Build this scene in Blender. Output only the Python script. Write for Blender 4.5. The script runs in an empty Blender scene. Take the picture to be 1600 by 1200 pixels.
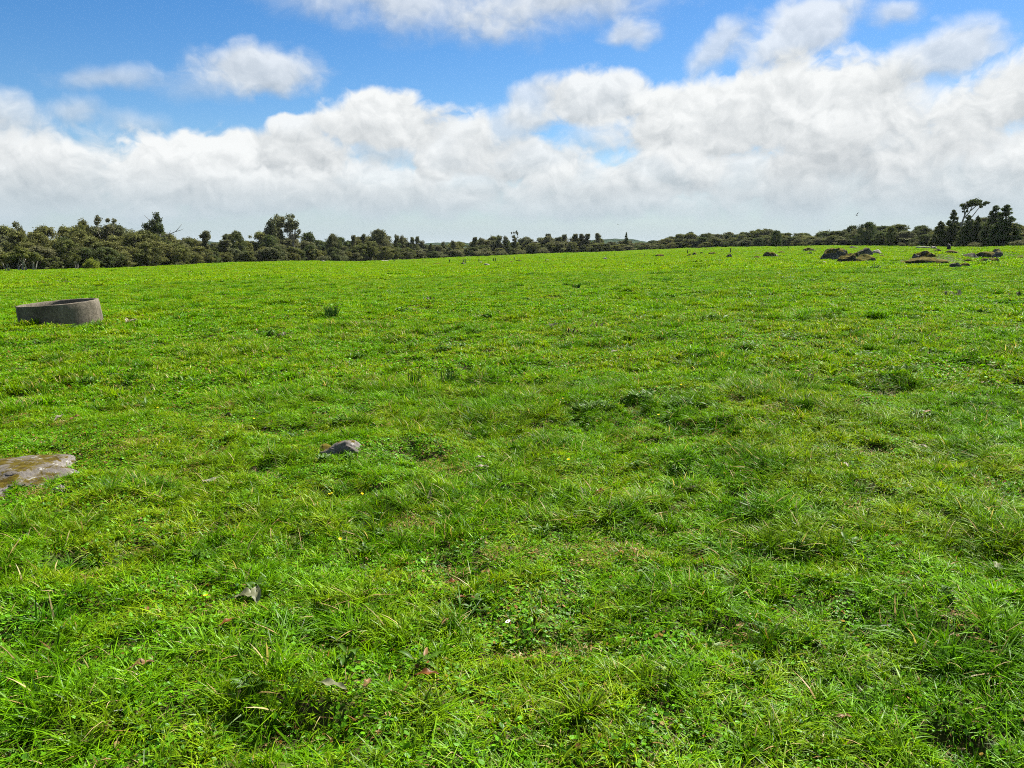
import bpy, bmesh, math, random
import numpy as np
from mathutils import Vector, Matrix, Euler, noise as mnoise

# ------------------------------------------------------------------ camera, sky, sun, exposure
scene = bpy.context.scene
C = scene.collection
F = 1209.0                     # focal length in pixels of the 1600 px wide photograph
PITCH = math.radians(10.1)
EYE = 1.6
SUN_AZ = math.radians(38)      # to the right of the view direction
SUN_EL = math.radians(50)

cam_data = bpy.data.cameras.new('camera')
cam = bpy.data.objects.new('camera', cam_data)
C.objects.link(cam)
cam.location = (0, 0, EYE)
cam.rotation_euler = (math.radians(90) - PITCH, 0, 0)
cam_data.sensor_width = 36
cam_data.lens = 36 * F / 1600
cam_data.clip_start = 0.05
cam_data.clip_end = 20000
scene.camera = cam

scene.view_settings.view_transform = 'Standard'
scene.view_settings.look = 'None'
scene.view_settings.gamma = 1
scene.view_settings.exposure = 1.6
scene.cycles.max_bounces = 5
scene.cycles.diffuse_bounces = 2
scene.cycles.glossy_bounces = 2
scene.cycles.transmission_bounces = 4
scene.cycles.volume_bounces = 0
scene.cycles.sample_clamp_indirect = 6
scene.cycles.use_denoising = False
scene.cycles.filter_width = 1.0


def ray(px, py):
    a = (px - 800) / F
    b = (600 - py) / F
    return np.array([a, math.cos(PITCH) + b * math.sin(PITCH), -math.sin(PITCH) + b * math.cos(PITCH)])


def azel(px, py):
    d = ray(px, py)
    d = d / np.linalg.norm(d)
    return math.atan2(d[0], d[1]), math.asin(d[2])


class NT:
    """small helper for node trees"""
    def __init__(self, tree):
        self.t = tree
        self.n = tree.nodes
        self.l = tree.links

    def new(self, typ, ins=None, **props):
        n = self.n.new(typ)
        for k, v in props.items():
            setattr(n, k, v)
        if ins:
            for k, v in ins.items():
                self.set(n, k, v)
        return n

    def set(self, n, k, v):
        s = n.inputs[k]
        if isinstance(v, bpy.types.NodeSocket):
            self.l.new(v, s)
        elif isinstance(v, bpy.types.Node):
            self.l.new(v.outputs[0], s)
        else:
            s.default_value = v

    def math(self, op, a, b=0.0, c=0.0, clamp=False):
        n = self.new('ShaderNodeMath', operation=op, use_clamp=clamp)
        self.set(n, 0, a)
        self.set(n, 1, b)
        if len(n.inputs) > 2:
            self.set(n, 2, c)
        return n.outputs[0]

    def mix(self, f, a, b, blend='MIX'):
        n = self.new('ShaderNodeMix', data_type='RGBA', blend_type=blend)
        n.clamp_factor = True
        for i, v in ((0, f), (6, a), (7, b)):
            s = n.inputs[i]
            if isinstance(v, bpy.types.NodeSocket):
                self.l.new(v, s)
            elif i and not isinstance(v, (int, float)):
                s.default_value = (v[0], v[1], v[2], 1)
            else:
                s.default_value = v
        return n.outputs[2]

    def smooth(self, v, a, b, lo=0.0, hi=1.0):
        n = self.new('ShaderNodeMapRange', interpolation_type='SMOOTHSTEP')
        self.set(n, 0, v)
        n.inputs[1].default_value = a
        n.inputs[2].default_value = b
        n.inputs[3].default_value = lo
        n.inputs[4].default_value = hi
        return n.outputs[0]

    def noise(self, vec, scale, detail=4, rough=0.55, dist=0.0, out=0, lac=2.0):
        n = self.new('ShaderNodeTexNoise')
        if vec is not None:
            self.set(n, 'Vector', vec)
        n.inputs['Scale'].default_value = scale
        n.inputs['Detail'].default_value = detail
        n.inputs['Roughness'].default_value = rough
        n.inputs['Lacunarity'].default_value = lac
        n.inputs['Distortion'].default_value = dist
        return n.outputs[out]


# clouds in order from far to near: box in photograph pixels (turned into sky directions below), tilt, opacity, edge softness, brightness
CLOUDS = [
    (-500, 280, 420, 352, 0, .9, .6, .55), (330, 285, 820, 352, 0, .9, .6, .60), (730, 280, 1150, 352, 0, .9, .6, .60), (1050, 275, 2100, 352, 0, .9, .6, .58), (500, 290, 1300, 350, 0, .7, .6, .6),
    (-420, 170, 130, 345, 0, .95, .50, .42), (-60, 215, 190, 330, 0, .9, .42, .52),
    (300, 200, 560, 300, 0, 1, .30, .40), (412, 174, 500, 222, 0, .95, .22, .82), (180, 213, 400, 335, -4, 1, .22, .66), (300, 265, 560, 335, 0, .85, .40, .52),
    (470, 245, 700, 335, 0, .9, .34, .62), (620, 262, 830, 335, 0, .85, .38, .60), (648, 186, 790, 275, 0, .95, .24, .74), (490, 148, 700, 230, -3, 1, .26, .62),
    (735, 215, 925, 300, 0, .92, .36, .52), (800, 255, 1010, 325, 0, .85, .36, .60), (775, 122, 890, 200, -25, .7, .42, .58), (690, 170, 860, 250, -15, .7, .45, .56),
    (845, 112, 1030, 195, 0, .95, .30, .64), (1180, 225, 1450, 325, 0, .9, .38, .50), (960, 125, 1200, 250, -5, 1, .30, .60), (940, 228, 1140, 310, 0, .92, .30, .62),
    (1080, 235, 1290, 320, 0, .9, .34, .56), (1080, 105, 1330, 235, -8, 1, .28, .62), (1200, 95, 1430, 240, -10, 1, .34, .58), (1210, 165, 1470, 290, 0, .92, .36, .48),
    (1340, 50, 1560, 135, -14, .8, .5, .60), (1380, 130, 1540, 195, -8, .65, .5, .60), (1390, 205, 1640, 325, 0, .92, .34, .56), (1560, 195, 1760, 290, -10, .85, .4, .60),
    (1500, 30, 1900, 160, -22, 1, .28, .58),
    (500, 205, 690, 265, 0, .75, .6, .55), (870, 175, 1010, 250, 0, .5, .7, .55),
    # thin upper clouds
    (370, -60, 600, 30, 6, .45, .8, .62), (480, -70, 820, 62, 5, .75, .75, .60), (680, -80, 1080, 52, -4, .80, .7, .62), (940, 34, 1035, 76, 0, .66, .6, .66),
    (1140, 12, 1360, 92, -20, .80, .5, .68), (1068, 42, 1180, 104, -32, .66, .6, .64), (1362, 0, 1436, 40, 0, .62, .6, .64), (300, 68, 510, 150, -2, .80, .5, .58),
    (70, 98, 260, 142, -6, .50, .75, .50), (66, 146, 160, 192, 0, .52, .7, .52), (240, 118, 380, 166, 0, .34, .8, .50), (150, 172, 280, 212, 0, .36, .8, .46), (-30, 150, 80, 215, 16, .6, .6, .5),
]


def build_world():
    w = bpy.data.worlds.new('World')
    scene.world = w
    w.use_nodes = True
    w.node_tree.nodes.clear()
    T = NT(w.node_tree)
    out = T.new('ShaderNodeOutputWorld')
    bg = T.new('ShaderNodeBackground')
    bg.inputs['Strength'].default_value = 0.1
    T.l.new(bg.outputs[0], out.inputs[0])
    sky = T.new('ShaderNodeTexSky', sky_type='NISHITA', sun_disc=False)
    sky.sun_elevation = SUN_EL
    sky.sun_rotation = SUN_AZ
    sky.altitude = 100
    sky.air_density = 1.0
    sky.dust_density = 0.3
    sky.ozone_density = 2.0
    tc = T.new('ShaderNodeTexCoord')
    v = T.new('ShaderNodeVectorMath', {0: tc.outputs['Generated']}, operation='NORMALIZE').outputs[0]
    hs = T.new('ShaderNodeHueSaturation', {'Color': sky.outputs[0], 'Saturation': 1.38, 'Value': .385})
    col = T.mix(1.0, hs.outputs[0], (.86, .93, 1.04), 'MULTIPLY')
    x, y, z = T.new('ShaderNodeSeparateXYZ', {0: v}).outputs
    az = T.math('ARCTAN2', x, y)
    el = T.math('ARCSINE', z)

    # one billowing noise for all the clouds, and its change towards the light
    def billow(vec):
        q = T.new('ShaderNodeVectorMath', {0: vec, 1: (1, 1, 1.25)}, operation='MULTIPLY').outputs[0]
        fb = T.noise(q, 16, 6, .57)
        vo = T.new('ShaderNodeTexVoronoi', {'Vector': q}, feature='F1', voronoi_dimensions='3D')
        vo.inputs['Scale'].default_value = 24
        vo.inputs['Detail'].default_value = 2.0
        vo.inputs['Roughness'].default_value = .5
        vo.inputs['Lacunarity'].default_value = 2.4
        vo.normalize = True
        return T.math('ADD', T.math('MULTIPLY', T.math('SUBTRACT', fb, .5), 1.15), T.math('MULTIPLY', T.math('SUBTRACT', .38, vo.outputs['Distance']), .55))
    w1 = T.noise(v, 16, 3, .55, out=1)
    s = T.new('ShaderNodeVectorMath', {0: w1, 1: (.5, .5, .5)}, operation='SUBTRACT').outputs[0]
    vw = T.new('ShaderNodeVectorMath', {0: s, 1: (.05, .05, .05), 2: v}, operation='MULTIPLY_ADD').outputs[0]
    N = T.math('MINIMUM', billow(vw), .285)
    N2 = billow(T.new('ShaderNodeVectorMath', {0: vw, 1: (.006, 0, .010)}, operation='ADD').outputs[0])
    dN = T.math('MULTIPLY', T.math('SUBTRACT', N, N2), 1.7)
    wx = T.new('ShaderNodeVectorMath', {0: s, 1: (.05, .034, 0)}, operation='MULTIPLY').outputs[0]
    p = T.new('ShaderNodeVectorMath', {0: T.new('ShaderNodeCombineXYZ', {0: az, 1: el}).outputs[0], 1: wx}, operation='ADD').outputs[0]
    GREY, WHITE = (1.74, 1.88, 1.97), (3.10, 3.17, 3.17)

    # the rest of the sky, outside the photograph, carries the same broken cloud
    big = T.noise(v, 3.4, 3, .5)
    inw = T.math('MULTIPLY', T.smooth(T.math('ABSOLUTE', az), .62, .80, 1, 0), T.smooth(el, .27, .40, 1, 0))
    rest = T.smooth(T.math('ADD', big, T.math('MULTIPLY', N, .16)), .48, .60)
    rest = T.math('MULTIPLY', rest, T.math('SUBTRACT', 1.0, inw))
    col = T.mix(rest, col, T.mix(T.math('ADD', dN, .55, clamp=True), GREY, WHITE))

    for (x0, y0, x1, y1, rot, opac, soft, bright) in CLOUDS:
        a0, e0 = azel((x0 + x1) / 2, (y0 + y1) / 2)
        m = T.new('ShaderNodeMapping', {'Vector': p}, vector_type='TEXTURE')
        m.inputs['Location'].default_value = (a0, e0, 0)
        m.inputs['Rotation'].default_value = (0, 0, math.radians(-rot))
        m.inputs['Scale'].default_value = ((x1 - x0) / 2 / F * 1.35, (y1 - y0) / 2 / F * 1.35, 1)
        g = T.new('ShaderNodeTexGradient', {0: m.outputs[0]}, gradient_type='SPHERICAL').outputs[1]
        qy = T.new('ShaderNodeSeparateXYZ', {0: m.outputs[0]}).outputs[1]
        f = T.math('MULTIPLY_ADD', N, .68, g)
        a = T.smooth(f, .20, .20 + soft, 0, opac)
        # bright crown, greyer base
        sh = T.math('MULTIPLY_ADD', qy, .66, dN)
        sh = T.math('ADD', sh, bright - .01, clamp=True)
        col = T.mix(a, col, T.mix(sh, GREY, WHITE))
    # pale moist air low over the horizon
    low = T.smooth(z, .0, .105, .92, 0)
    col = T.mix(low, col, (1.72, 2.10, 2.34))
    T.l.new(col, bg.inputs[0])
    w.cycles.sampling_method = 'MANUAL'
    w.cycles.sample_map_resolution = 512


build_world()

sun_data = bpy.data.lights.new('sun', 'SUN')
sun_data.energy = 5.0
sun_data.angle = math.radians(.53)
sun_data.color = (1, .955, .88)
sun = bpy.data.objects.new('sun', sun_data)
C.objects.link(sun)
sdir = Vector((math.sin(SUN_AZ) * math.cos(SUN_EL), math.cos(SUN_AZ) * math.cos(SUN_EL), math.sin(SUN_EL)))
sun.rotation_euler = sdir.to_track_quat('Z', 'Y').to_euler()

# ------------------------------------------------------------------ helpers
rng = np.random.default_rng(7)


def tag(o, label=None, cat=None, group=None, kind=None):
    if label:
        o['label'] = label
    if cat:
        o['category'] = cat
    if group:
        o['group'] = group
    if kind:
        o['kind'] = kind
    return o


def mesh_np(name, verts, faces_flat, loop_total, mats, attrs=None, smooth=False, uv=None):
    """verts (n,3); faces as flat index array + loop counts"""
    me = bpy.data.meshes.new(name)
    verts = np.asarray(verts, np.float32)
    faces_flat = np.asarray(faces_flat, np.int32)
    loop_total = np.asarray(loop_total, np.int32)
    me.vertices.add(len(verts))
    me.vertices.foreach_set('co', verts.ravel())
    me.loops.add(len(faces_flat))
    me.loops.foreach_set('vertex_index', faces_flat)
    me.polygons.add(len(loop_total))
    starts = np.concatenate([[0], np.cumsum(loop_total)[:-1]]).astype(np.int32)
    me.polygons.foreach_set('loop_start', starts)
    me.polygons.foreach_set('loop_total', loop_total)
    me.update(calc_edges=True)
    me.polygons.foreach_set('use_smooth', np.full(len(loop_total), smooth, bool))
    for m in mats:
        me.materials.append(m)
    if attrs:
        for k, v in attrs.items():
            a = me.attributes.new(k, 'FLOAT', 'POINT')
            a.data.foreach_set('value', np.asarray(v, np.float32))
    return me


class MB:
    """collects triangles and quads with per-vertex attributes"""
    def __init__(self):
        self.v, self.f, self.c, self.a = [], [], [], []
        self.n = 0

    def add(self, verts, faces, a=0.0):
        verts = np.asarray(verts, np.float32).reshape(-1, 3)
        for f in faces:
            self.f.extend(int(i) + self.n for i in f)
            self.c.append(len(f))
        self.v.append(verts)
        self.a.append(np.full(len(verts), a, np.float32) if np.isscalar(a) else np.asarray(a, np.float32))
        self.n += len(verts)

    def tube(self, pts, radii, sides=7, a=0.0, cap=True):
        pts = [Vector(p) for p in pts]
        vs, fs = [], []
        prev = None
        for i, p in enumerate(pts):
            t = (pts[min(i + 1, len(pts) - 1)] - pts[max(i - 1, 0)])
            t.normalize()
            if prev is None:
                u = t.orthogonal().normalized()
            else:
                u = (prev - t * prev.dot(t))
                u = u.normalized() if u.length > 1e-6 else t.orthogonal().normalized()
            prev = u
            w = t.cross(u)
            for k in range(sides):
                th = 2 * math.pi * k / sides
                vs.append(p + (u * math.cos(th) + w * math.sin(th)) * radii[i])
        for i in range(len(pts) - 1):
            for k in range(sides):
                k2 = (k + 1) % sides
                fs.append((i * sides + k, i * sides + k2, (i + 1) * sides + k2, (i + 1) * sides + k))
        if cap:
            fs.append(tuple(range(sides))[::-1])
            fs.append(tuple((len(pts) - 1) * sides + k for k in range(sides)))
        self.add([tuple(v) for v in vs], fs, a)

    def mesh(self, name, mats, smooth=True):
        return mesh_np(name, np.concatenate(self.v), self.f, self.c, mats, {'bv': np.concatenate(self.a)}, smooth)


def obj(name, me, parent=None, loc=None, rot=None, scale=None):
    o = bpy.data.objects.new(name, me)
    C.objects.link(o)
    if parent:
        o.parent = parent
    if loc is not None:
        o.location = loc
    if rot is not None:
        o.rotation_euler = rot
    if scale is not None:
        o.scale = scale
    return o


# ---- value noise for the terrain
def vnoise(x, y, seed=0):
    xi = np.floor(x).astype(np.int64)
    yi = np.floor(y).astype(np.int64)
    xf, yf = x - xi, y - yi
    u = xf * xf * xf * (xf * (xf * 6 - 15) + 10)
    v = yf * yf * yf * (yf * (yf * 6 - 15) + 10)

    def h(a, b):
        n = (a * 374761393 + b * 668265263 + seed * 1442695041) & 0xffffffff
        n = ((n ^ (n >> 13)) * 1274126177) & 0xffffffff
        return ((n ^ (n >> 16)) & 0xffff) / 32767.5 - 1
    a, b, c, d = h(xi, yi), h(xi + 1, yi), h(xi, yi + 1), h(xi + 1, yi + 1)
    return (a * (1 - u) + b * u) * (1 - v) + (c * (1 - u) + d * u) * v


# edge of the pasture against the bush: photograph x, y of the edge and the distance it lies at
EDGE = np.array([(-500, 430, 130), (-200, 428, 132), (0, 424, 135), (180, 420, 138), (280, 416, 145), (350, 412, 160), (450, 408, 175),
                 (560, 408, 195), (660, 405, 215), (760, 401, 235), (850, 397, 245), (950, 394, 255), (1050, 390, 260),
                 (1130, 387, 260), (1200, 386, 250), (1290, 384.5, 215), (1380, 386, 190), (1480, 386, 170), (1600, 384, 160), (1800, 383, 160), (2100, 383, 160)])
_e = [ray(a, b) for a, b, _ in EDGE]
E_AZ = np.array([math.atan2(d[0], d[1]) for d in _e])
E_DEP = np.array([-d[2] / math.hypot(d[0], d[1]) for d in _e])
E_R = EDGE[:, 2]
E_SL = EYE / E_R - E_DEP
AZ_T = np.concatenate([[-math.pi, -1.6], E_AZ, [1.6, math.pi]])
SL_T = np.concatenate([[0, -.012], E_SL, [.004, 0]])
R_T = np.concatenate([[140, 140], E_R, [160, 140]])
# smooth tables
_azs = np.linspace(-math.pi, math.pi, 1441)
def _smooth(t):
    k = np.exp(-np.linspace(-2, 2, 25) ** 2)
    k /= k.sum()
    return np.convolve(np.pad(t, 12, mode='edge'), k, 'valid')
SL_S = _smooth(np.interp(_azs, AZ_T, SL_T))
R_S = _smooth(np.interp(_azs, AZ_T, R_T))

MOUNDS = []   # (x, y, radius, height)


def height(x, y):
    x = np.asarray(x, float)
    y = np.asarray(y, float)
    r = np.hypot(x, y)
    az = np.arctan2(x, y)
    sl = np.interp(az, _azs, SL_S)
    R = np.interp(az, _azs, R_S)
    over = np.maximum(r - R, 0)
    re = np.minimum(r, R) + 40 * (1 - np.exp(-over / 40))
    h = sl * re
    near = np.clip(r / 6, 0, 1)
    h = h + .045 * vnoise(x / 1.1, y / 1.1, 1) * (.35 + .65 * np.clip((60 - r) / 40, 0, 1))
    h = h + (.042 * vnoise(x / .38 + 5, y / .38, 2) + .014 * vnoise(x / .16 + 2, y / .16, 6) * np.clip((8 - r) / 3, 0, 1)) * np.clip((40 - r) / 25, 0, 1)
    h = h + (.06 * vnoise(x / 4.3, y / 4.3 + 3, 3) + .10 * vnoise(x / 17, y / 17, 4)) * near
    h = h + .16 * vnoise(x / 45 + 9, y / 45, 5) * np.clip((r - 25) / 40, 0, 1)
    pit = np.clip((vnoise(x / .30 + 11, y / .30, 7) - .42) / .35, 0, 1)
    h = h - .062 * pit * pit * (3 - 2 * pit) * np.clip((16 - r) / 6, 0, 1)
    for mx, my, mr, mh in MOUNDS:
        q = ((x - mx) ** 2 + (y - my) ** 2) / (mr * mr)
        h = h + mh * np.exp(-q * 1.5)
    return h


def gz(x, y):
    return float(height(np.array([x]), np.array([y]))[0])


_TS = .5 * 1.012 ** np.arange(600)


def ground_at(px, py):
    """where the view ray through a photograph pixel meets the ground"""
    d = ray(px, py)
    ts = _TS
    for _ in range(3):
        below = EYE + d[2] * ts < height(d[0] * ts, d[1] * ts)
        i = int(np.argmax(below)) if below.any() else len(ts) - 1
        ts = np.linspace(ts[max(i - 1, 0)], ts[i], 24)
    p = d * ts[-1]
    return float(p[0]), float(p[1]), gz(p[0], p[1])


def bearing_point(px, R):
    d = ray(px, 395)
    k = R / math.hypot(d[0], d[1])
    x, y = d[0] * k, d[1] * k
    return float(x), float(y), gz(x, y)


def height_for(px, pytop, R):
    """height above the ground of something R metres off whose top shows at pytop"""
    x, y, z = bearing_point(px, R)
    d = ray(px, pytop)
    return EYE + d[2] / math.hypot(d[0], d[1]) * R - z


# ------------------------------------------------------------------ materials
def new_mat(name):
    m = bpy.data.materials.new(name)
    m.use_nodes = True
    m.node_tree.nodes.clear()
    T = NT(m.node_tree)
    out = T.new('ShaderNodeOutputMaterial')
    return m, T, out


def leafy(T, out, col, trans=.42, rough=.45, spec=.25, tcol=None):
    d = T.new('ShaderNodeBsdfDiffuse')
    t = T.new('ShaderNodeBsdfTranslucent')
    gl = T.new('ShaderNodeBsdfGlossy')
    gl.inputs['Roughness'].default_value = rough
    gl.inputs['Color'].default_value = (1, 1, 1, 1)
    T.l.new(col, d.inputs[0])
    T.l.new(tcol if tcol is not None else col, t.inputs[0])
    m1 = T.new('ShaderNodeMixShader', {0: trans})
    T.l.new(d.outputs[0], m1.inputs[1])
    T.l.new(t.outputs[0], m1.inputs[2])
    m2 = T.new('ShaderNodeMixShader', {0: spec})
    T.l.new(m1.outputs[0], m2.inputs[1])
    T.l.new(gl.outputs[0], m2.inputs[2])
    T.l.new(m2.outputs[0], out.inputs[0])


def attr(T, name, typ='GEOMETRY'):
    n = T.new('ShaderNodeAttribute', attribute_name=name, attribute_type=typ)
    return n.outputs['Fac']


def grass_mat():
    m, T, out = new_mat('pasture_grass')
    bv = attr(T, 'bv')
    bk = attr(T, 'bk')
    tint = attr(T, 'tint', 'INSTANCER')
    geo = T.new('ShaderNodeNewGeometry')
    pos = geo.outputs['Position']
    n1 = T.noise(pos, .55, 4, .6)
    n2 = T.noise(pos, 2.6, 3, .6)
    g1 = T.mix(bv, (.018, .062, .0007), (.215, .465, .0032))
    # lusher and drier stretches of the sward
    dry = T.smooth(T.math('ADD', T.math('MULTIPLY', n1, .6), T.math('MULTIPLY', n2, .4)), .41, .60)
    c = T.mix(T.math('MULTIPLY', dry, .75), g1, T.mix(bv, (.075, .098, .002), (.345, .440, .008)))
    c = T.mix(T.math('MULTIPLY', tint, .9), c, T.mix(bv, (.006, .030, .0004), (.058, .200, .002)))
    clover = T.mix(bv, (.018, .070, .0015), (.125, .330, .006))
    c = T.mix(T.smooth(bk, .4, .6), c, clover)
    straw = T.mix(bv, (.20, .085, .020), (.46, .38, .17))
    c = T.mix(T.smooth(bk, 1.4, 1.6), c, straw)
    tc = T.mix(1.0, c, (1.15, 1.1, .55), 'MULTIPLY')
    leafy(T, out, c, .36, .40, .007, tc)
    return m


def ground_mat():
    m, T, out = new_mat('pasture_soil')
    geo = T.new('ShaderNodeNewGeometry')
    pos = geo.outputs['Position']
    n1 = T.noise(pos, 3.0, 6, .65)
    n2 = T.noise(pos, 30, 5, .65)
    n3 = T.noise(pos, .35, 4, .6)
    c = T.mix(T.smooth(n2, .35, .68), (.016, .012, .006), (.055, .040, .018))
    c = T.mix(T.smooth(n1, .42, .6), c, (.050, .072, .010))
    c = T.mix(T.math('MULTIPLY', T.smooth(n3, .5, .7), .5), c, (.075, .10, .010))
    b = T.new('ShaderNodeBsdfPrincipled')
    T.l.new(c, b.inputs['Base Color'])
    b.inputs['Roughness'].default_value = .95
    b.inputs['Specular IOR Level'].default_value = .1
    bump = T.new('ShaderNodeBump', {'Height': n2})
    bump.inputs['Strength'].default_value = .6
    bump.inputs['Distance'].default_value = .03
    T.l.new(bump.outputs[0], b.inputs['Normal'])
    T.l.new(b.outputs[0], out.inputs[0])
    return m


def foliage_mat(name, dark, light, warm, trans=.28):
    m, T, out = new_mat(name)
    bv = attr(T, 'bv')
    oi = T.new('ShaderNodeObjectInfo')
    c = T.mix(bv, dark, light)
    c = T.mix(T.math('MULTIPLY', oi.outputs['Random'], .8), c, T.mix(bv, [.7 * k for k in warm], warm))
    geo = T.new('ShaderNodeNewGeometry')
    n = T.noise(geo.outputs['Position'], .35, 3, .6)
    c = T.mix(T.math('MULTIPLY', T.smooth(n, .5, .72), .55), c, [k * 1.2 for k in light])
    leafy(T, out, c, trans, .5, .006)
    return m


def plain_mat(name, lo, hi, scale=8, rough=.85, bump=.3, dist=.02, use_obj=True):
    m, T, out = new_mat(name)
    tc = T.new('ShaderNodeTexCoord')
    v = tc.outputs['Object']
    n = T.noise(v, scale, 6, .62)
    c = T.mix(T.smooth(n, .3, .7), lo, hi)
    b = T.new('ShaderNodeBsdfPrincipled')
    T.l.new(c, b.inputs['Base Color'])
    b.inputs['Roughness'].default_value = rough
    b.inputs['Specular IOR Level'].default_value = .2
    bp = T.new('ShaderNodeBump', {'Height': n})
    bp.inputs['Strength'].default_value = bump
    bp.inputs['Distance'].default_value = dist
    T.l.new(bp.outputs[0], b.inputs['Normal'])
    T.l.new(b.outputs[0], out.inputs[0])
    return m


def leaf_mat(name, lo, hi, trans=.35, scale=40):
    m, T, out = new_mat(name)
    bv = attr(T, 'bv')
    tc = T.new('ShaderNodeTexCoord')
    n = T.noise(tc.outputs['Object'], scale, 5, .65)
    c = T.mix(T.math('ADD', T.math('MULTIPLY', bv, .5), T.math('MULTIPLY', T.smooth(n, .35, .68), .5)), lo, hi)
    leafy(T, out, c, trans, .45, .010)
    return m


def rock_mat(name, moss_amount, moss_lo, moss_hi, stone_lo, stone_hi, lichen=.3, scale=1.0):
    m, T, out = new_mat(name)
    tc = T.new('ShaderNodeTexCoord')
    geo = T.new('ShaderNodeNewGeometry')
    v = geo.outputs['Position']
    n1 = T.noise(v, 3 * scale, 6, .65)
    n2 = T.noise(v, 22 * scale, 6, .7)
    n3 = T.noise(v, 7 * scale, 4, .7)
    n5 = T.noise(v, 70 * scale, 4, .7)
    stone = T.mix(T.smooth(T.math('ADD', T.math('MULTIPLY', n1, .5), T.math('MULTIPLY', n2, .5)), .36, .64), stone_lo, stone_hi)
    stone = T.mix(T.math('MULTIPLY', T.smooth(n5, .5, .7), .4), stone, [k * .45 for k in stone_lo])
    stone = T.mix(T.math('MULTIPLY', T.smooth(n3, .60 - .06 * lichen, .66), lichen), stone, (.52, .53, .50))
    nz = T.new('ShaderNodeSeparateXYZ', {0: geo.outputs['Normal']}).outputs[2]
    mm = T.math('ADD', T.math('MULTIPLY', nz, .55), T.math('MULTIPLY', n1, 1.0))
    mm = T.math('ADD', mm, T.math('MULTIPLY', n2, .45))
    mf = T.smooth(mm, 1.42 - .55 * moss_amount, 1.58 - .55 * moss_amount)
    moss = T.mix(T.smooth(n3, .36, .62), moss_lo, moss_hi)
    moss = T.mix(T.math('MULTIPLY', T.smooth(n5, .45, .7), .5), moss, [k * .4 for k in moss_lo])
    c = T.mix(mf, stone, moss)
    b = T.new('ShaderNodeBsdfPrincipled')
    T.l.new(c, b.inputs['Base Color'])
    b.inputs['Roughness'].default_value = .92
    b.inputs['Specular IOR Level'].default_value = .04
    bp = T.new('ShaderNodeBump', {'Height': T.math('ADD', n2, T.math('MULTIPLY', n5, .5))})
    bp.inputs['Strength'].default_value = .8
    bp.inputs['Distance'].default_value = .025 / scale
    T.l.new(bp.outputs[0], b.inputs['Normal'])
    T.l.new(b.outputs[0], out.inputs[0])
    return m


def concrete_mat():
    m, T, out = new_mat('rough_concrete')
    geo = T.new('ShaderNodeNewGeometry')
    v = geo.outputs['Position']
    n1 = T.noise(v, 2.2, 6, .6)
    n2 = T.noise(v, 24, 6, .72)
    n3 = T.noise(v, 90, 3, .7)
    st = T.new('ShaderNodeVectorMath', {0: v, 1: (5, 5, .7)}, operation='MULTIPLY').outputs[0]
    n4 = T.noise(st, 1.5, 5, .65)
    c = T.mix(T.smooth(T.math('ADD', T.math('MULTIPLY', n1, .45), T.math('MULTIPLY', n2, .55)), .36, .64), (.056, .048, .034), (.19, .165, .125))
    c = T.mix(T.math('MULTIPLY', T.smooth(n4, .46, .68), .55), c, (.045, .042, .026))
    c = T.mix(T.math('MULTIPLY', T.smooth(n3, .5, .66), .5), c, (.035, .032, .024))
    b = T.new('ShaderNodeBsdfPrincipled')
    T.l.new(c, b.inputs['Base Color'])
    b.inputs['Roughness'].default_value = .95
    b.inputs['Specular IOR Level'].default_value = .1
    bp = T.new('ShaderNodeBump', {'Height': T.math('ADD', n2, T.math('MULTIPLY', n3, .6))})
    bp.inputs['Strength'].default_value = .6
    bp.inputs['Distance'].default_value = .008
    T.l.new(bp.outputs[0], b.inputs['Normal'])
    T.l.new(b.outputs[0], out.inputs[0])
    return m


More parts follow.
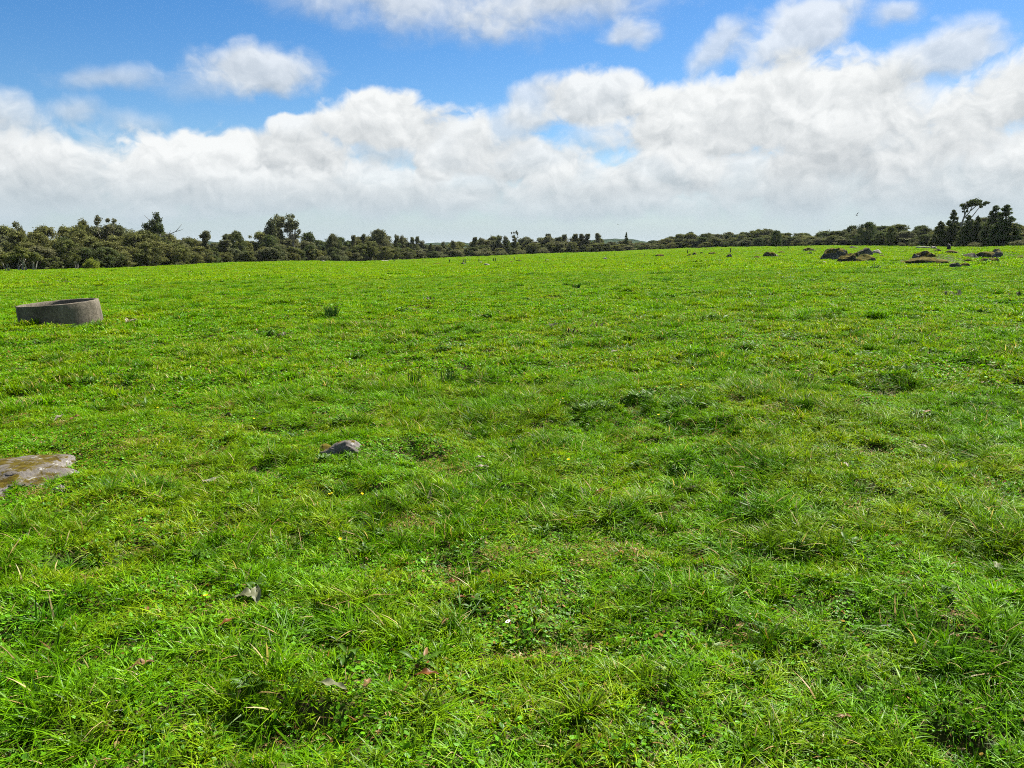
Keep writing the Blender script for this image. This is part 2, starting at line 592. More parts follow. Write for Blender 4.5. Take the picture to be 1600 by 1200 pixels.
M = {
    'grass': grass_mat(),
    'soil': ground_mat(),
    'olive': foliage_mat('olive_leaves', (.024, .032, .007), (.175, .200, .052), (.185, .182, .052)),
    'dark': foliage_mat('dark_leaves', (.016, .025, .007), (.105, .145, .040), (.120, .132, .040)),
    'grey': foliage_mat('grey_green_leaves', (.026, .034, .012), (.170, .190, .080), (.170, .165, .070)),
    'bright': foliage_mat('yellow_green_leaves', (.10, .14, .016), (.24, .28, .03), (.22, .22, .03), .35),
    'kanuka': foliage_mat('kanuka_leaves', (.06, .085, .016), (.16, .17, .034), (.16, .15, .034), .32),
    'bark': plain_mat('brown_bark', (.035, .028, .02), (.12, .10, .075), 6, .95, .6, .05),
    'palebark': plain_mat('pale_bark', (.20, .18, .15), (.46, .43, .37), 5, .9, .4, .04),
    'deadwood': plain_mat('dead_grey_wood', (.10, .09, .075), (.30, .28, .24), 9, .95, .5, .03),
    'post': plain_mat('weathered_post_wood', (.012, .012, .012), (.045, .043, .038), 9, .95, .5, .02),
    'concrete': concrete_mat(),
    'silt': plain_mat('dry_silt', (.05, .045, .03), (.12, .10, .07), 7, .98, .5, .04),
    'rock_near': rock_mat('lichened_stone', .50, (.036, .026, .004), (.085, .066, .008), (.075, .067, .059), (.205, .188, .168), .5, 2.2),
    'rock_far': rock_mat('mossy_stone', .85, (.035, .042, .008), (.115, .095, .014), (.022, .022, .022), (.095, .092, .087), .35, .55),
    'rock_bare': rock_mat('grey_stone', .58, (.035, .036, .006), (.10, .085, .012), (.026, .025, .024), (.11, .107, .10), .45, .55),
    'rock_brown': rock_mat('brown_mossy_stone', .9, (.035, .030, .005), (.110, .092, .012), (.018, .017, .015), (.075, .068, .055), .25, .6),
    'rock_pale': rock_mat('pale_stone', .05, (.08, .08, .02), (.16, .14, .03), (.12, .105, .085), (.30, .275, .235), .5, .8),
    'dock': leaf_mat('dock_leaf_green', (.030, .080, .006), (.090, .180, .016)),
    'greydock': leaf_mat('grey_green_leaf', (.08, .09, .04), (.21, .21, .12), .25),
    'rust': leaf_mat('rust_leaf', (.06, .024, .008), (.22, .085, .02), .3),
    'deadleaf': leaf_mat('dead_brown_leaf', (.08, .045, .018), (.28, .17, .07), .2),
    'paleleaf': leaf_mat('dead_pale_leaf', (.15, .13, .085), (.34, .30, .22), .2),
    'darkleaf': leaf_mat('withered_dark_leaf', (.016, .016, .009), (.07, .06, .03), .1),
    'thistle': leaf_mat('thistle_leaf', (.030, .075, .010), (.11, .19, .035), .25),
    'rush': leaf_mat('rush_stem', (.025, .075, .010), (.08, .17, .03), .15),
    'yellow': leaf_mat('yellow_petal', (.62, .46, .005), (.80, .66, .01), .3),
    'white': leaf_mat('white_petal', (.7, .7, .68), (.82, .82, .8), .3),
    'bird': plain_mat('dark_plumage', (.012, .012, .012), (.05, .045, .04), 20, .7, .1),
    'birdpale': plain_mat('pale_plumage', (.10, .10, .10), (.22, .22, .21), 20, .7, .1),
    'hill': None,
}

# ------------------------------------------------------------------ mounds of the rocky rise (before the ground is made)
for px, py, rad, hh in ((1462, 409, 2.6, .55), (1540, 403, 3.4, .42), (1330, 405, 3.2, .15), (1470, 396, 4.0, .25), (90, 515, 1.5, .05),
                        (1560, 398, 3.0, .2), (1085, 398, 5, .18), (1030, 620, .55, .07), (900, 645, .5, .05), (360, 700, .5, .06)):
    x, y, z = ground_at(px, py)
    MOUNDS.append((x, y, rad, hh))


# ------------------------------------------------------------------ ground sheet
def build_ground():
    rr = [0.0]
    r = .35
    while r < 4200:
        rr.append(r)
        r *= 1.011 if r < 22 else 1.016 if r < 60 else 1.022 if r < 400 else 1.06
    rr = np.array(rr[1:])
    a = np.radians(np.concatenate([np.arange(-50, 50, .45), np.arange(50, 310, 2.5)]))
    A, R = np.meshgrid(a, rr)
    X, Y = R * np.sin(A), R * np.cos(A)
    Z = height(X, Y)
    far = np.clip((R - 700) / 2500, 0, 1)
    Z = Z * (1 - far)
    nr, na = A.shape
    v = np.stack([X, Y, Z], -1).reshape(-1, 3)
    i = np.arange(nr - 1)[:, None] * na
    j = np.arange(na)[None, :]
    j2 = (j + 1) % na
    q = np.stack([i + j, i + j2, i + na + j2, i + na + j], -1)[..., ::-1].reshape(-1, 4)
    c = len(v)
    v = np.concatenate([v, [[0, 0, gz(0, 0)]]])
    tri = np.stack([np.full(na, c), np.arange(na), (np.arange(na) + 1) % na], -1)[:, ::-1]
    me = mesh_np('ground', v, np.concatenate([q.ravel(), tri.ravel()]), [4] * len(q) + [3] * na, [M['soil']], None, True)
    o = obj('ground', me)
    tag(o, 'green grazed pasture ground rolling away to the bush', 'ground', kind='structure')
    return o


ground = build_ground()


# far hills seen through the gaps in the bush
def build_hills():
    m, T, out = new_mat('distant_bush_hill')
    geo = T.new('ShaderNodeNewGeometry')
    n = T.noise(geo.outputs['Position'], .02, 6, .65)
    c = T.mix(T.smooth(n, .4, .62), (.010, .020, .012), (.026, .044, .022))
    d = T.new('ShaderNodeBsdfDiffuse')
    T.l.new(c, d.inputs[0])
    T.l.new(d.outputs[0], out.inputs[0])
    prof = [(-200, 372), (100, 376), (300, 377), (640, 381), (665, 380.5), (690, 378.5), (720, 379), (760, 381), (900, 379), (930, 374), (955, 372.5), (985, 373.5),
            (1000, 376), (1015, 378.5), (1040, 379), (1100, 374), (1250, 372), (1400, 376), (1600, 374), (1800, 372)]
    R = 1500.0
    xs = np.arange(-200, 1801, 4.0)
    top = np.interp(xs, [p[0] for p in prof], [p[1] for p in prof])
    top = top + .8 * vnoise(xs / 13, xs * 0, 8) + .5 * vnoise(xs / 5, xs * 0, 9)
    rows = []
    for k, s in enumerate((0, .45, .8, 1.0, .85, 0)):
        row = []
        for x_, t_ in zip(xs, top):
            d = ray(x_, t_)
            hr = math.hypot(d[0], d[1])
            RR = R + (k - 3) * 90
            zz = EYE + d[2] / hr * R
            bump = 2.5 * float(vnoise(np.array([x_ / 9.0]), np.array([k * 3.1]), 11)[0]) if 0 < k < 3 else 0
            row.append((d[0] / hr * RR, d[1] / hr * RR, -6 + (zz + 6) * s + bump))
        rows.append(row)
    v = np.array(rows).reshape(-1, 3)
    n_ = len(xs)
    f = []
    for k in range(5):
        for j in range(n_ - 1):
            f.extend((k * n_ + j, k * n_ + j + 1, (k + 1) * n_ + j + 1, (k + 1) * n_ + j))
    me = mesh_np('hills', v, f, [4] * (len(f) // 4), [m], None, True)
    tag(obj('hills', me), 'low blue hills far off beyond the bush', 'hills', kind='structure')


build_hills()

# ------------------------------------------------------------------ trees
def leaf_cloud(rs, lobes, per, size, flat=1.0, droop=0.0):
    """kite-shaped leaf sprays on the outer shells of many lobes; returns verts, faces, attr"""
    P, Nn, A = [], [], []
    for (cx, cy, cz, r) in lobes:
        n = int(per * (r ** 1.6))
        d = rs.normal(size=(n, 3))
        d /= np.linalg.norm(d, axis=1)[:, None]
        rad = r * np.clip(rs.normal(.78, .24, n), .1, 1.5)
        p = d * rad[:, None] * np.array([1, 1, flat]) * rs.uniform(.7, 1.3, 3) + np.array([cx, cy, cz])
        P.append(p)
        Nn.append(d * .8 + rs.normal(size=(n, 3)) * .75 + np.array([0, 0, .25]))
        A.append(np.clip(.5 * rs.random() + .5 * rs.random(n) ** 1.2, 0, 1))
    P, Nn, A = np.concatenate(P), np.concatenate(Nn), np.concatenate(A)
    Nn /= np.linalg.norm(Nn, axis=1)[:, None]
    u = np.cross(Nn, rs.normal(size=Nn.shape))
    u /= np.linalg.norm(u, axis=1)[:, None]
    if droop:
        u[:, 2] -= droop
        u /= np.linalg.norm(u, axis=1)[:, None]
    w = np.cross(Nn, u)
    s = size * (.55 + .9 * rs.random(len(P)))[:, None]
    v = np.stack([P - u * s, P + w * s * .5 + Nn * s * .15, P + u * s, P - w * s * .5 + Nn * s * .15], 1).reshape(-1, 3)
    f = np.arange(len(v))
    return v, f, np.repeat(A, 4)


def crown_mesh(name, rs, lobes, per, size, mat, flat=1.0, droop=0.0):
    v, f, a = leaf_cloud(rs, lobes, per, size, flat, droop)
    return mesh_np(name, v, f, np.full(len(v) // 4, 4), [mat], {'bv': a})


def limbs(mb, rs, base_r, h_fork, targets, spread=.3):
    """trunk with forks reaching towards the crown lobes"""
    k = 5
    lean = rs.normal(size=2) * .12
    pts = [(lean[0] * t * t * 2, lean[1] * t * t * 2, h_fork * t) for t in np.linspace(0, 1, k)]
    mb.tube(pts, [base_r * (1.35 if i == 0 else 1 - .08 * i) for i in range(k)], 8)
    top = np.array(pts[-1])
    for (x, y, z, r) in targets:
        e = np.array([x, y, z])
        mid = top * .5 + e * .5 + np.array([(e - top)[0] * .15, (e - top)[1] * .15, -abs(e[2] - top[2]) * .08])
        mid = mid + rs.normal(size=3) * .12
        r0 = base_r * (.4 + .25 * rs.random())
        mb.tube([tuple(top - np.array([0, 0, base_r])), tuple(top * .75 + mid * .25), tuple(mid), tuple(e)], [r0, r0 * .8, r0 * .55, r0 * .2], 6)


PROTO = {}   # kind -> list of (trunk mesh, crown mesh); every tree built 1 m... 8 m tall


def proto_broad(seed, mat, H=8.0, W=3.2, low=.06):
    rs = np.random.default_rng(seed)
    lobes = []
    for i in range(62):
        t = low + (1 - low) * rs.random() ** .8
        prof = math.sin(min(1, (t + .18) / 1.18) * math.pi) ** .55
        th = rs.random() * 6.283
        rad = W * prof * (.30 + .65 * rs.random() ** .5) * (1 + .28 * math.sin(th * 2 + seed) + .2 * math.sin(th * 3 + t * 5 + seed * 2))
        r = .42 + .62 * rs.random() ** 1.5
        lobes.append((rad * math.cos(th), rad * math.sin(th), min(t * H, H - r * .8), r))
    for i in range(9):
        th = rs.random() * 6.283
        q = W * .6 * rs.random()
        r = .2 + .25 * rs.random()
        lobes.append((q * math.cos(th), q * math.sin(th), H * (.86 + .12 * rs.random()) - q * .35, r))
    lobes.append((0, 0, H * .45, 1.8))
    mb = MB()
    limbs(mb, rs, .26, H * .22, [lobes[i] for i in range(0, 30, 4)])
    return (mb.mesh('trunk', [M['bark']]), crown_mesh('crown', rs, lobes, 240, .17, mat))


def proto_cone(seed, mat, H=8.0, W=2.1, narrow=1.0):
    rs = np.random.default_rng(seed)
    lobes = []
    for i in range(150):
        t = .06 + .94 * rs.random() ** 1.1
        rad = W * narrow * (1 - t) ** .60 * (.5 + .5 * rs.random())
        th = rs.random() * 6.283
        r = (.22 + .30 * (1 - t)) * (.6 + .6 * rs.random())
        lobes.append((rad * math.cos(th), rad * math.sin(th), min(t * H, H - r * .5), r))
    for t in (.2, .4, .6, .8, .93):
        lobes.append((0, 0, t * H, .9 * (1 - t) + .35))
    mb = MB()
    mb.tube([(0, 0, 0), (0, 0, H * .5), (0, 0, H * .97)], [.24, .15, .03], 8)
    for k in range(10):
        x, y, z, r = lobes[k]
        mb.tube([(0, 0, max(.3, z - .4)), (x * .6, y * .6, z), (x, y, z + .1)], [.07, .05, .02], 5)
    return (mb.mesh('trunk', [M['bark']]), crown_mesh('crown', rs, lobes, 300, .14, mat))


def proto_column(seed, mat, H=8.0, W=1.0):
    rs = np.random.default_rng(seed)
    lobes = []
    for i in range(26):
        t = .25 + .75 * rs.random()
        prof = .5 + .7 * math.sin(t * 3.0)
        th = rs.random() * 6.283
        rad = W * prof * .75 * rs.random() ** .5
        r = .35 + .4 * rs.random()
        lobes.append((rad * math.cos(th), rad * math.sin(th), min(t * H, H - r), r))
    mb = MB()
    mb.tube([(0, 0, 0), (.08, 0, H * .5), (0, .05, H * .96)], [.17, .12, .03], 7)
    for k in range(8):
        x, y, z, r = lobes[k]
        mb.tube([(.05, 0, max(.3, z - .7)), (x * .6, y * .6, z - .2), (x, y, z)], [.06, .04, .015], 5)
    return (mb.mesh('trunk', [M['bark']]), crown_mesh('crown', rs, lobes, 380, .16, mat))


def proto_open(seed, mat, H=8.0, W=2.2, bark='deadwood'):
    """sparse crown of small tufts on bare spreading limbs"""
    rs = np.random.default_rng(seed)
    lobes = []
    for i in range(20):
        t = .5 + .48 * rs.random()
        th = rs.random() * 6.283
        rad = W * (.25 + .75 * rs.random()) * (t * .9)
        lobes.append((rad * math.cos(th), rad * math.sin(th), t * H, .28 + .34 * rs.random()))
    mb = MB()
    limbs(mb, rs, .2, H * .42, lobes)
    return (mb.mesh('trunk', [M[bark]]), crown_mesh('crown', rs, lobes, 420, .15, mat))


def proto_kanuka(seed, mat, H=4.5, W=2.6):
    """pale slanting stems under a flat light canopy"""
    rs = np.random.default_rng(seed)
    lobes = []
    for i in range(22):
        th = rs.random() * 6.283
        rad = W * rs.random() ** .6
        lobes.append((rad * math.cos(th), rad * math.sin(th), H * (.80 - .22 * (rad / W) ** 2 + .06 * rs.normal()), .5 + .35 * rs.random()))
    mb = MB()
    for k in range(6):
        x, y, z, r = lobes[k]
        b = rs.normal(size=2) * .25
        mb.tube([(b[0], b[1], 0), (b[0] + x * .25, b[1] + y * .25, z * .35), (x * .62, y * .62, z * .72), (x, y, z)], [.10, .08, .06, .025], 6)
    return (mb.mesh('trunk', [M['palebark']]), crown_mesh('crown', rs, lobes, 420, .15, mat, .55))


def proto_shrub(seed, mat, H=2.4, W=1.7):
    rs = np.random.default_rng(seed)
    lobes = []
    for i in range(18):
        th = rs.random() * 6.283
        rad = W * rs.random() ** .7
        lobes.append((rad * math.cos(th), rad * math.sin(th), H * (.25 + .55 * rs.random()) * (1 - .4 * rad / W), .42 + .3 * rs.random()))
    mb = MB()
    for k in range(5):
        x, y, z, r = lobes[k]
        mb.tube([(x * .1, y * .1, 0), (x * .5, y * .5, z * .6), (x, y, z)], [.05, .04, .015], 5)
    return (mb.mesh('stem', [M['bark']]), crown_mesh('foliage', rs, lobes, 420, .12, mat))


for i in range(5):
    PROTO.setdefault('olive', []).append(proto_broad(100 + i, M['olive']))
for i in range(4):
    PROTO.setdefault('dark', []).append(proto_broad(120 + i, M['dark'], W=3.2))
for i in range(3):
    PROTO.setdefault('grey', []).append(proto_broad(140 + i, M['grey'], W=2.6))
for i in range(3):
    PROTO.setdefault('cone', []).append(proto_cone(160 + i, M['dark']))
for i in range(3):
    PROTO.setdefault('column', []).append(proto_column(180 + i, M['grey']))
for i in range(2):
    PROTO.setdefault('open', []).append(proto_open(190 + i, M['grey']))
PROTO['kanuka'] = [proto_kanuka(200 + i, M['kanuka']) for i in range(2)]
PROTO['shrub'] = [proto_shrub(210 + i, M['grey']) for i in range(3)]
PROTO['brightshrub'] = [proto_shrub(220, M['bright'])]
PROTO_H = {'kanuka': 4.1, 'shrub': 2.2, 'brightshrub': 2.2}
trs = random.Random(5)


def tree(name, kind, px, ytop, R, wscale=1.0, label=None, cat='tree', group=None, idx=None, rot=None):
    x, y, z = bearing_point(px, R)
    H = height_for(px, ytop, R)
    lst = PROTO[kind]
    t, c = lst[trs.randrange(len(lst)) if idx is None else idx % len(lst)]
    s = H / PROTO_H.get(kind, 8.0)
    e = obj(name, None, None, (x, y, z - .08), (0, 0, trs.random() * 6.28 if rot is None else rot), (s * wscale, s * wscale, s))
    tag(e, label, cat, group)
    sh = cat in ('shrub', 'bush')
    obj('stem' if sh else 'trunk', t, e)
    obj('foliage' if sh else 'crown', c, e)
    return e


# skyline of the bush in the photograph: x, y of the tree tops
SKY = np.array([(-260, 352), (-120, 356), (0, 361), (25, 357), (50, 359), (75, 358), (100, 357), (125, 352), (150, 351), (175, 349), (192, 358), (215, 356), (240, 356), (262, 361),
                (290, 367), (315, 367), (340, 378), (358, 369), (372, 366), (388, 374), (402, 367), (425, 366), (460, 366), (482, 365), (500, 377), (520, 368), (540, 374),
                (560, 372), (582, 363), (605, 364), (625, 370), (650, 374), (668, 381), (682, 380), (700, 377), (725, 378), (745, 374), (780, 371), (805, 373), (830, 373), (855, 368),
                (880, 369), (905, 374), (925, 370), (942, 375), (960, 377), (978, 373), (1000, 378), (1015, 377), (1030, 374), (1050, 368), (1075, 363), (1100, 364), (1150, 363), (1178, 359),
                (1200, 360), (1225, 364), (1260, 364), (1290, 362), (1312, 358), (1350, 352), (1375, 354), (1400, 352), (1430, 354), (1452, 357), (1470, 352), (1500, 350), (1540, 340), (1575, 345),
                (1595, 354), (1640, 350), (1700, 345), (1860, 345)])


def sky_y(x):
    return float(np.interp(x, SKY[:, 0], SKY[:, 1]))


def edge_of(x):
    return float(np.interp(x, EDGE[:, 0], EDGE[:, 2])), float(np.interp(x, EDGE[:, 0], EDGE[:, 1]))


STRETCH = [(-999, 130, 'above the concrete trough', 'bush behind the trough'),
           (130, 210, 'below the left skyline peak', 'bush behind the trough'),
           (210, 330, 'around the dead branches', 'bush behind the trough'),
           (330, 420, 'left of the tallest narrow pair', 'bush left of centre'),
           (420, 500, 'around the bare-limbed tree', 'bush left of centre'),
           (500, 580, 'left of the broad grey tree', 'bush left of centre'),
           (580, 665, 'left of the middle dip', 'bush left of centre'),
           (665, 760, 'right of the middle dip', 'bush across the middle'),
           (760, 850, 'beyond the twin posts', 'bush across the middle'),
           (850, 940, 'left of the far blue hill', 'bush across the middle'),
           (940, 1010, 'before the far blue hill', 'bush across the middle'),
           (1010, 1090, 'right of the far blue hill', 'bush right of centre'),
           (1090, 1180, 'beyond the tallest post', 'bush right of centre'),
           (1180, 1300, 'behind the lone tree', 'bush right of centre'),
           (1300, 1380, 'behind the biggest boulder', 'bush behind the boulders'),
           (1380, 1460, 'left of the olive conifer', 'bush behind the boulders'),
           (1460, 1530, 'among the right-hand conifers', 'bush behind the boulders'),
           (1530, 2500, 'by the two tall conifers at right', 'bush behind the boulders')]
KINDTXT = {'olive': 'rounded olive tree', 'dark': 'rounded dark tree', 'grey': 'grey-green tree',
           'cone': 'dark pointed conifer', 'column': 'narrow grey-green tree', 'shrub': 'low grey-green shrub at the foot of the trees', 'open': 'thin-crowned tree'}
ROWTXT = {'front': 'at bush front', 'mid': 'in middle rank', 'back': 'on skyline'}


def bush_row(row, frac, dr, step, jit, x0=-90, x1=1700):
    x = x0
    while x < x1:
        R, ye = edge_of(x)
        k = R / 150.0
        px = x + trs.uniform(-jit, jit) / k ** .5
        top = sky_y(px)
        f = frac + trs.uniform(-.18, .07 if row == 'back' else .16)
        yt = ye - (ye - top) * f
        if px < 330:
            kind = trs.choice(['olive', 'olive', 'olive', 'dark', 'grey'])
        elif px < 640:
            kind = trs.choice(['olive', 'olive', 'dark', 'grey', 'column'])
        elif px < 1005:
            kind = trs.choice(['grey', 'column', 'dark', 'grey', 'olive', 'cone'])
        else:
            kind = trs.choice(['dark', 'dark', 'olive', 'grey'])
        if row == 'front' and kind == 'column':
            kind = 'olive'
        st = next(s for s in STRETCH if s[0] <= px < s[1])
        w = trs.uniform(.85, 1.3) * (1.15 if row == 'front' else 1.05) * {'column': 1.7, 'cone': 1.3, 'grey': 1.2}.get(kind, 1)
        H_ = max(1.5, height_for(px, yt, R + dr))
        if H_ < 6.5:
            w *= (6.5 / H_) ** (.25 if px < 640 else .7)
        label = '%s %s %s' % (KINDTXT[kind], ROWTXT[row], st[2])
        tree({'cone': 'conifer_tree', 'column': 'narrow_tree', 'dark': 'dark_broadleaf_tree', 'grey': 'grey_green_tree'}.get(kind, 'broadleaf_tree'), kind, px, yt, R + dr + trs.uniform(-3, 4), w, label, 'tree', st[3])
        x += step / k ** .9


bush_row('back', 1.02, 26, 25, 14)
bush_row('mid', .84, 14, 24, 14)
bush_row('front', .58, 5, 19, 10)
bush_row('front', .48, 2.5, 26, 8, -60, 640)
bush_row('mid', .93, 20, 19, 8, 1010, 1330)
bush_row('front', .66, 9, 19, 8, 1000, 1320)
bush_row('mid', .78, 18, 22, 8, 660, 1000)

# trees that stand out
def hero(name, kind, px, ytop, dr, w, label, cat='tree', idx=None, group=None):
    R, _ = edge_of(px)
    return tree(name, kind, px, ytop, R + dr, w, label, cat, group, idx)


hero('feathery_tree', 'open', 30, 347, 20, .8, 'feathery pale-limbed tree above the bush near the left edge', idx=0)
hero('broadleaf_tree', 'olive', 133, 344, 22, .55, 'round-headed olive tree rising left of its taller grey neighbour')
hero('feathery_tree', 'open', 167, 341, 22, 1.0, 'thin-crowned grey tree at the high point of the left bush', idx=1)
hero('narrow_tree', 'column', 322, 360, 16, 1.2, 'wispy narrow tree beside the dip in the left skyline')
hero('broadleaf_tree', 'dark', 371, 361, 14, .75, 'round dark tree right of the dip in the left skyline')
hero('narrow_tree', 'column', 354, 365, 14, .8, 'thin small tree just left of the round dark tree by the dip')
hero('tall_tree', 'column', 427, 340, 18, 1.1, 'tall dark narrow tree, left of the tallest pair', idx=0)
hero('tall_tree', 'column', 438, 335, 19, 1.0, 'tallest narrow dark tree, touching the bare-limbed one', idx=1)
hero('bare_limbed_tree', 'open', 460, 335, 17, 1.05, 'spreading tree with bare dark limbs and tufted crown left of centre', idx=0)
hero('broadleaf_tree', 'grey', 521, 365, 9, .7, 'upright rounded tree standing alone right of the bare-limbed tree')
hero('broadleaf_tree', 'grey', 592, 359, 10, 1.0, 'broad grey tree topping the bush left of centre')
for px, yt in ((553, 367), (568, 365), (620, 366), (629, 367), (645, 370), (652, 369)):
    hero('narrow_tree', 'column', px, yt, 12, .8, 'thin pole-like tree on the skyline left of centre', group='thin skyline trees left of centre')
for px, yt in ((693, 377), (708, 375), (742, 370), (752, 371), (780, 367), (790, 368)):
    hero('narrow_tree', 'column', px, yt, 14, 1.1, 'dark narrow-topped tree on the skyline above the paired fence posts', group='narrow skyline trees above the posts')
hero('narrow_tree', 'open', 805, 362, 14, .7, 'small lollipop-topped tree just above the middle bush', idx=1)
for px, yt in ((857, 365), (881, 366), (898, 365), (909, 365), (918, 365), (934, 364)):
    hero('narrow_tree', 'column', px, yt, 14, 1.25, 'dark blunt-topped tree on the skyline right of the middle', group='blunt skyline trees right of the middle')
hero('narrow_tree', 'cone', 978, 363, 10, .75, 'single narrow dark tree in front of the far blue hill', idx=0)
hero('lone_tree', 'dark', 1212, 360, -22, .95, 'small lone tree on a bare trunk out in the field before the far bush')
hero('broadleaf_tree', 'dark', 1352, 347, 2, .9, 'highest rounded dark tree behind the biggest boulder')
hero('broadleaf_tree', 'olive', 1390, 353, -2, .8, 'brownish rounded tree at the bush front right of the big boulder')
hero('conifer_tree', 'cone', 1466, 345, -4, 1.5, 'broad olive conifer left of the pointed conifer', idx=2)
hero('conifer_tree', 'cone', 1484, 328, 2, 1.15, 'slim pointed dark conifer left of the wind-swept tree', idx=0)
hero('conifer_tree', 'cone', 1508, 336, -3, 1.3, 'bushy dark conifer below the wind-swept tree', idx=1)
hero('conifer_tree', 'cone', 1523, 337, -1, 1.0, 'dark conifer right of the wind-swept tree, joined to its neighbour', idx=2)
hero('conifer_tree', 'cone', 1549, 321, -2, 1.3, 'left one of the two tall dark conifers at the right', idx=1)
hero('conifer_tree', 'cone', 1566, 320, -4, 1.5, 'right one of the two tall dark conifers at the right', idx=0)
hero('kanuka_tree', 'kanuka', 32, 388, -7, 1.05, 'pale-stemmed tree with flat yellow-green canopy at the left bush edge', idx=0)
hero('kanuka_tree', 'kanuka', 52, 394, -6.5, .7, 'small pale-stemmed tree right of the flat-topped one', idx=1)
hero('kanuka_tree', 'kanuka', 8, 396, -6, .8, 'pale leaning stems under a thin canopy at the left photo edge', idx=1)
hero('bright_shrub', 'brightshrub', 141, 403, -6.5, .85, 'bright yellow-green shrub at the foot of the left bush', 'shrub')
hero('kanuka_tree', 'kanuka', 118, 398, -6, .5, 'slender tree with one pale trunk left of the bright shrub', idx=0)
for px, yt, dr, w, lab in ((275, 408, -1, 1.3, 'low grey-green shrub at the right end of the left bush'), (505, 398, -1, 1.2, 'low shrub below the upright tree left of centre'),
                           (530, 397, -1, 1.1, 'pale green low shrub ending the bush left of centre'), (690, 394, -2, 1.2, 'small shrub by the dip in the middle bush'),
                           (757, 388, -2, 1.5, 'pale arching shrub behind the twin fence posts'), (785, 391, -2, 1.2, 'pale low shrub right of the twin fence posts'),
                           (815, 390, -2, 1.2, 'pale rounded shrub at the foot of the middle bush'), (848, 387, -2, 1.2, 'yellowish shrub at the foot of the middle bush'),
                           (1535, 377, -6, 1.5, 'grey brush in front of the two tall conifers'), (1558, 379, -6, 1.6, 'brown-green brush right of the grey brush'),
                           (1520, 378, -6, 1.2, 'pale ferny shrub under the wind-swept tree'), (1590, 374, -5, 1.6, 'brown shrub at the right photo edge'),
                           (1425, 379, -2, 1.1, 'reddish low shrub left of the olive conifer'), (1408, 378, -2, 1.0, 'round grey-green shrub in front of the brownish tree')):
    hero('shrub', 'shrub', px, yt, dr, w, lab, 'shrub')


def dead_branches():
    R, _ = edge_of(250)
    R += 16
    x, y, z = bearing_point(252, R)
    H = height_for(236, 337, R)
    k = R / F
    e = obj('dead_tree', None, None, (x, y, z))
    tag(e, 'dead tree with bare grey branches sticking out above the left bush', 'tree')
    mb = MB()
    mb.tube([(0, 0, 0), (.1, 0, H * .5), (-.2, 0, H * .74)], [.3, .22, .15], 8)
    obj('trunk', mb.mesh('trunk', [M['deadwood']]), e)
    def br(pts, r0):
        m = MB()
        pts = [((px - 252) * k * 1.12, dy, H - (py - 337) * k * 1.06) for px, py, dy in pts]
        m.tube(pts, [r0 * (1 - .8 * i / (len(pts) - 1)) for i in range(len(pts))], 6)
        obj('branch', m.mesh('branch', [M['deadwood']]), e)
    br([(250, 362, 0), (246, 353, .2), (241, 344, .1), (234.5, 337, 0)], .13)
    br([(246, 353, .2), (247, 346, 0), (245, 343, 0)], .07)
    br([(250, 362, 0), (254, 354, -.3), (255, 349, -.2)], .09)
    br([(252, 366, 0), (262, 362, .3), (272, 358, 0), (281, 348, 0)], .12)
    br([(272, 358, 0), (278, 356, .3), (282, 354, .2)], .06)
    br([(262, 362, .3), (266, 356, .1)], .06)
    rs = np.random.default_rng(77)
    lobes = [(rs.normal() * .7 - .5, rs.normal() * .7, H * .78 + rs.normal() * .7, .6 + .3 * rs.random()) for _ in range(12)]
    obj('crown', crown_mesh('crown', rs, lobes, 330, .17, M['dark']), e)


dead_branches()


def windswept_tree():
    R, _ = edge_of(1500)
    R += 6
    x, y, z = bearing_point(1492, R)
    H = height_for(1505, 311, R)
    k = R / F
    e = obj('windswept_tree', None, None, (x, y, z))
    tag(e, 'tall wind-swept tree with bare forked stems and a flat umbrella crown', 'tree')
    P = lambda px, py, dy=0: ((px - 1492) * k * 1.17, dy, H - (py - 311) * k * 1.05)
    t = MB()
    t.tube([(0, 0, 0), P(1490, 365), P(1495, 348), P(1498, 335), P(1500, 326), P(1504, 318)], [.3, .26, .2, .15, .11, .05], 7)
    for pts in ([(1498, 335), (1505, 327, .3), (1508, 318, .3), (1511, 314, .2)], [(1495, 345), (1507, 332, -.2), (1513, 323, -.1), (1519, 317, 0)],
                [(1499, 330), (1498, 322, .2), (1500, 315, .2)], [(1506, 325, .3), (1509, 320, -.3), (1515, 313, -.3)]):
        pp = [P(*q) for q in pts]
        t.tube(pp, [.12, .09, .07, .03][:len(pp)], 6)
    obj('trunk', t.mesh('trunk', [M['deadwood']]), e)
    rs = np.random.default_rng(31)
    lobes = []
    for px, py, r in ((1499, 322, .45), (1500, 318, .55), (1503, 315.5, .6), (1506, 314, .65), (1510, 313.5, .6), (1513, 314, .5), (1508, 316, .5), (1498, 326, .3),
                      (1518, 317, .5), (1520, 315.5, .45), (1517, 320, .35), (1504, 319, .4), (1511, 317.5, .35)):
        for s in range(3):
            q = P(px, py, rs.normal() * .75)
            lobes.append((q[0], q[1], q[2], r * (.55 + .35 * rs.random())))
    obj('crown', crown_mesh('crown', rs, lobes, 520, .14, M['dark'], .75, .5), e)


windswept_tree()

# trees that share a description are told apart by their place from left to right
def tell_apart():
    byl = {}
    for o in bpy.data.objects:
        if o.parent is None and o.get('category') == 'tree':
            byl.setdefault(o['label'], []).append(o)
    words = ['leftmost', 'second', 'third', 'fourth', 'fifth', 'sixth', 'seventh', 'eighth', 'ninth', 'tenth', 'eleventh', 'twelfth', 'thirteenth', 'fourteenth', 'fifteenth', 'sixteenth', 'seventeenth', 'eighteenth']
    for lab, os_ in byl.items():
        if len(os_) < 2:
            continue
        os_.sort(key=lambda o: math.atan2(o.location.x, o.location.y))
        for k, o in enumerate(os_):
            o['label'] = lab + (', leftmost' if k == 0 else ', rightmost' if k == len(os_) - 1 else ', %s from left' % words[min(k, 17)])


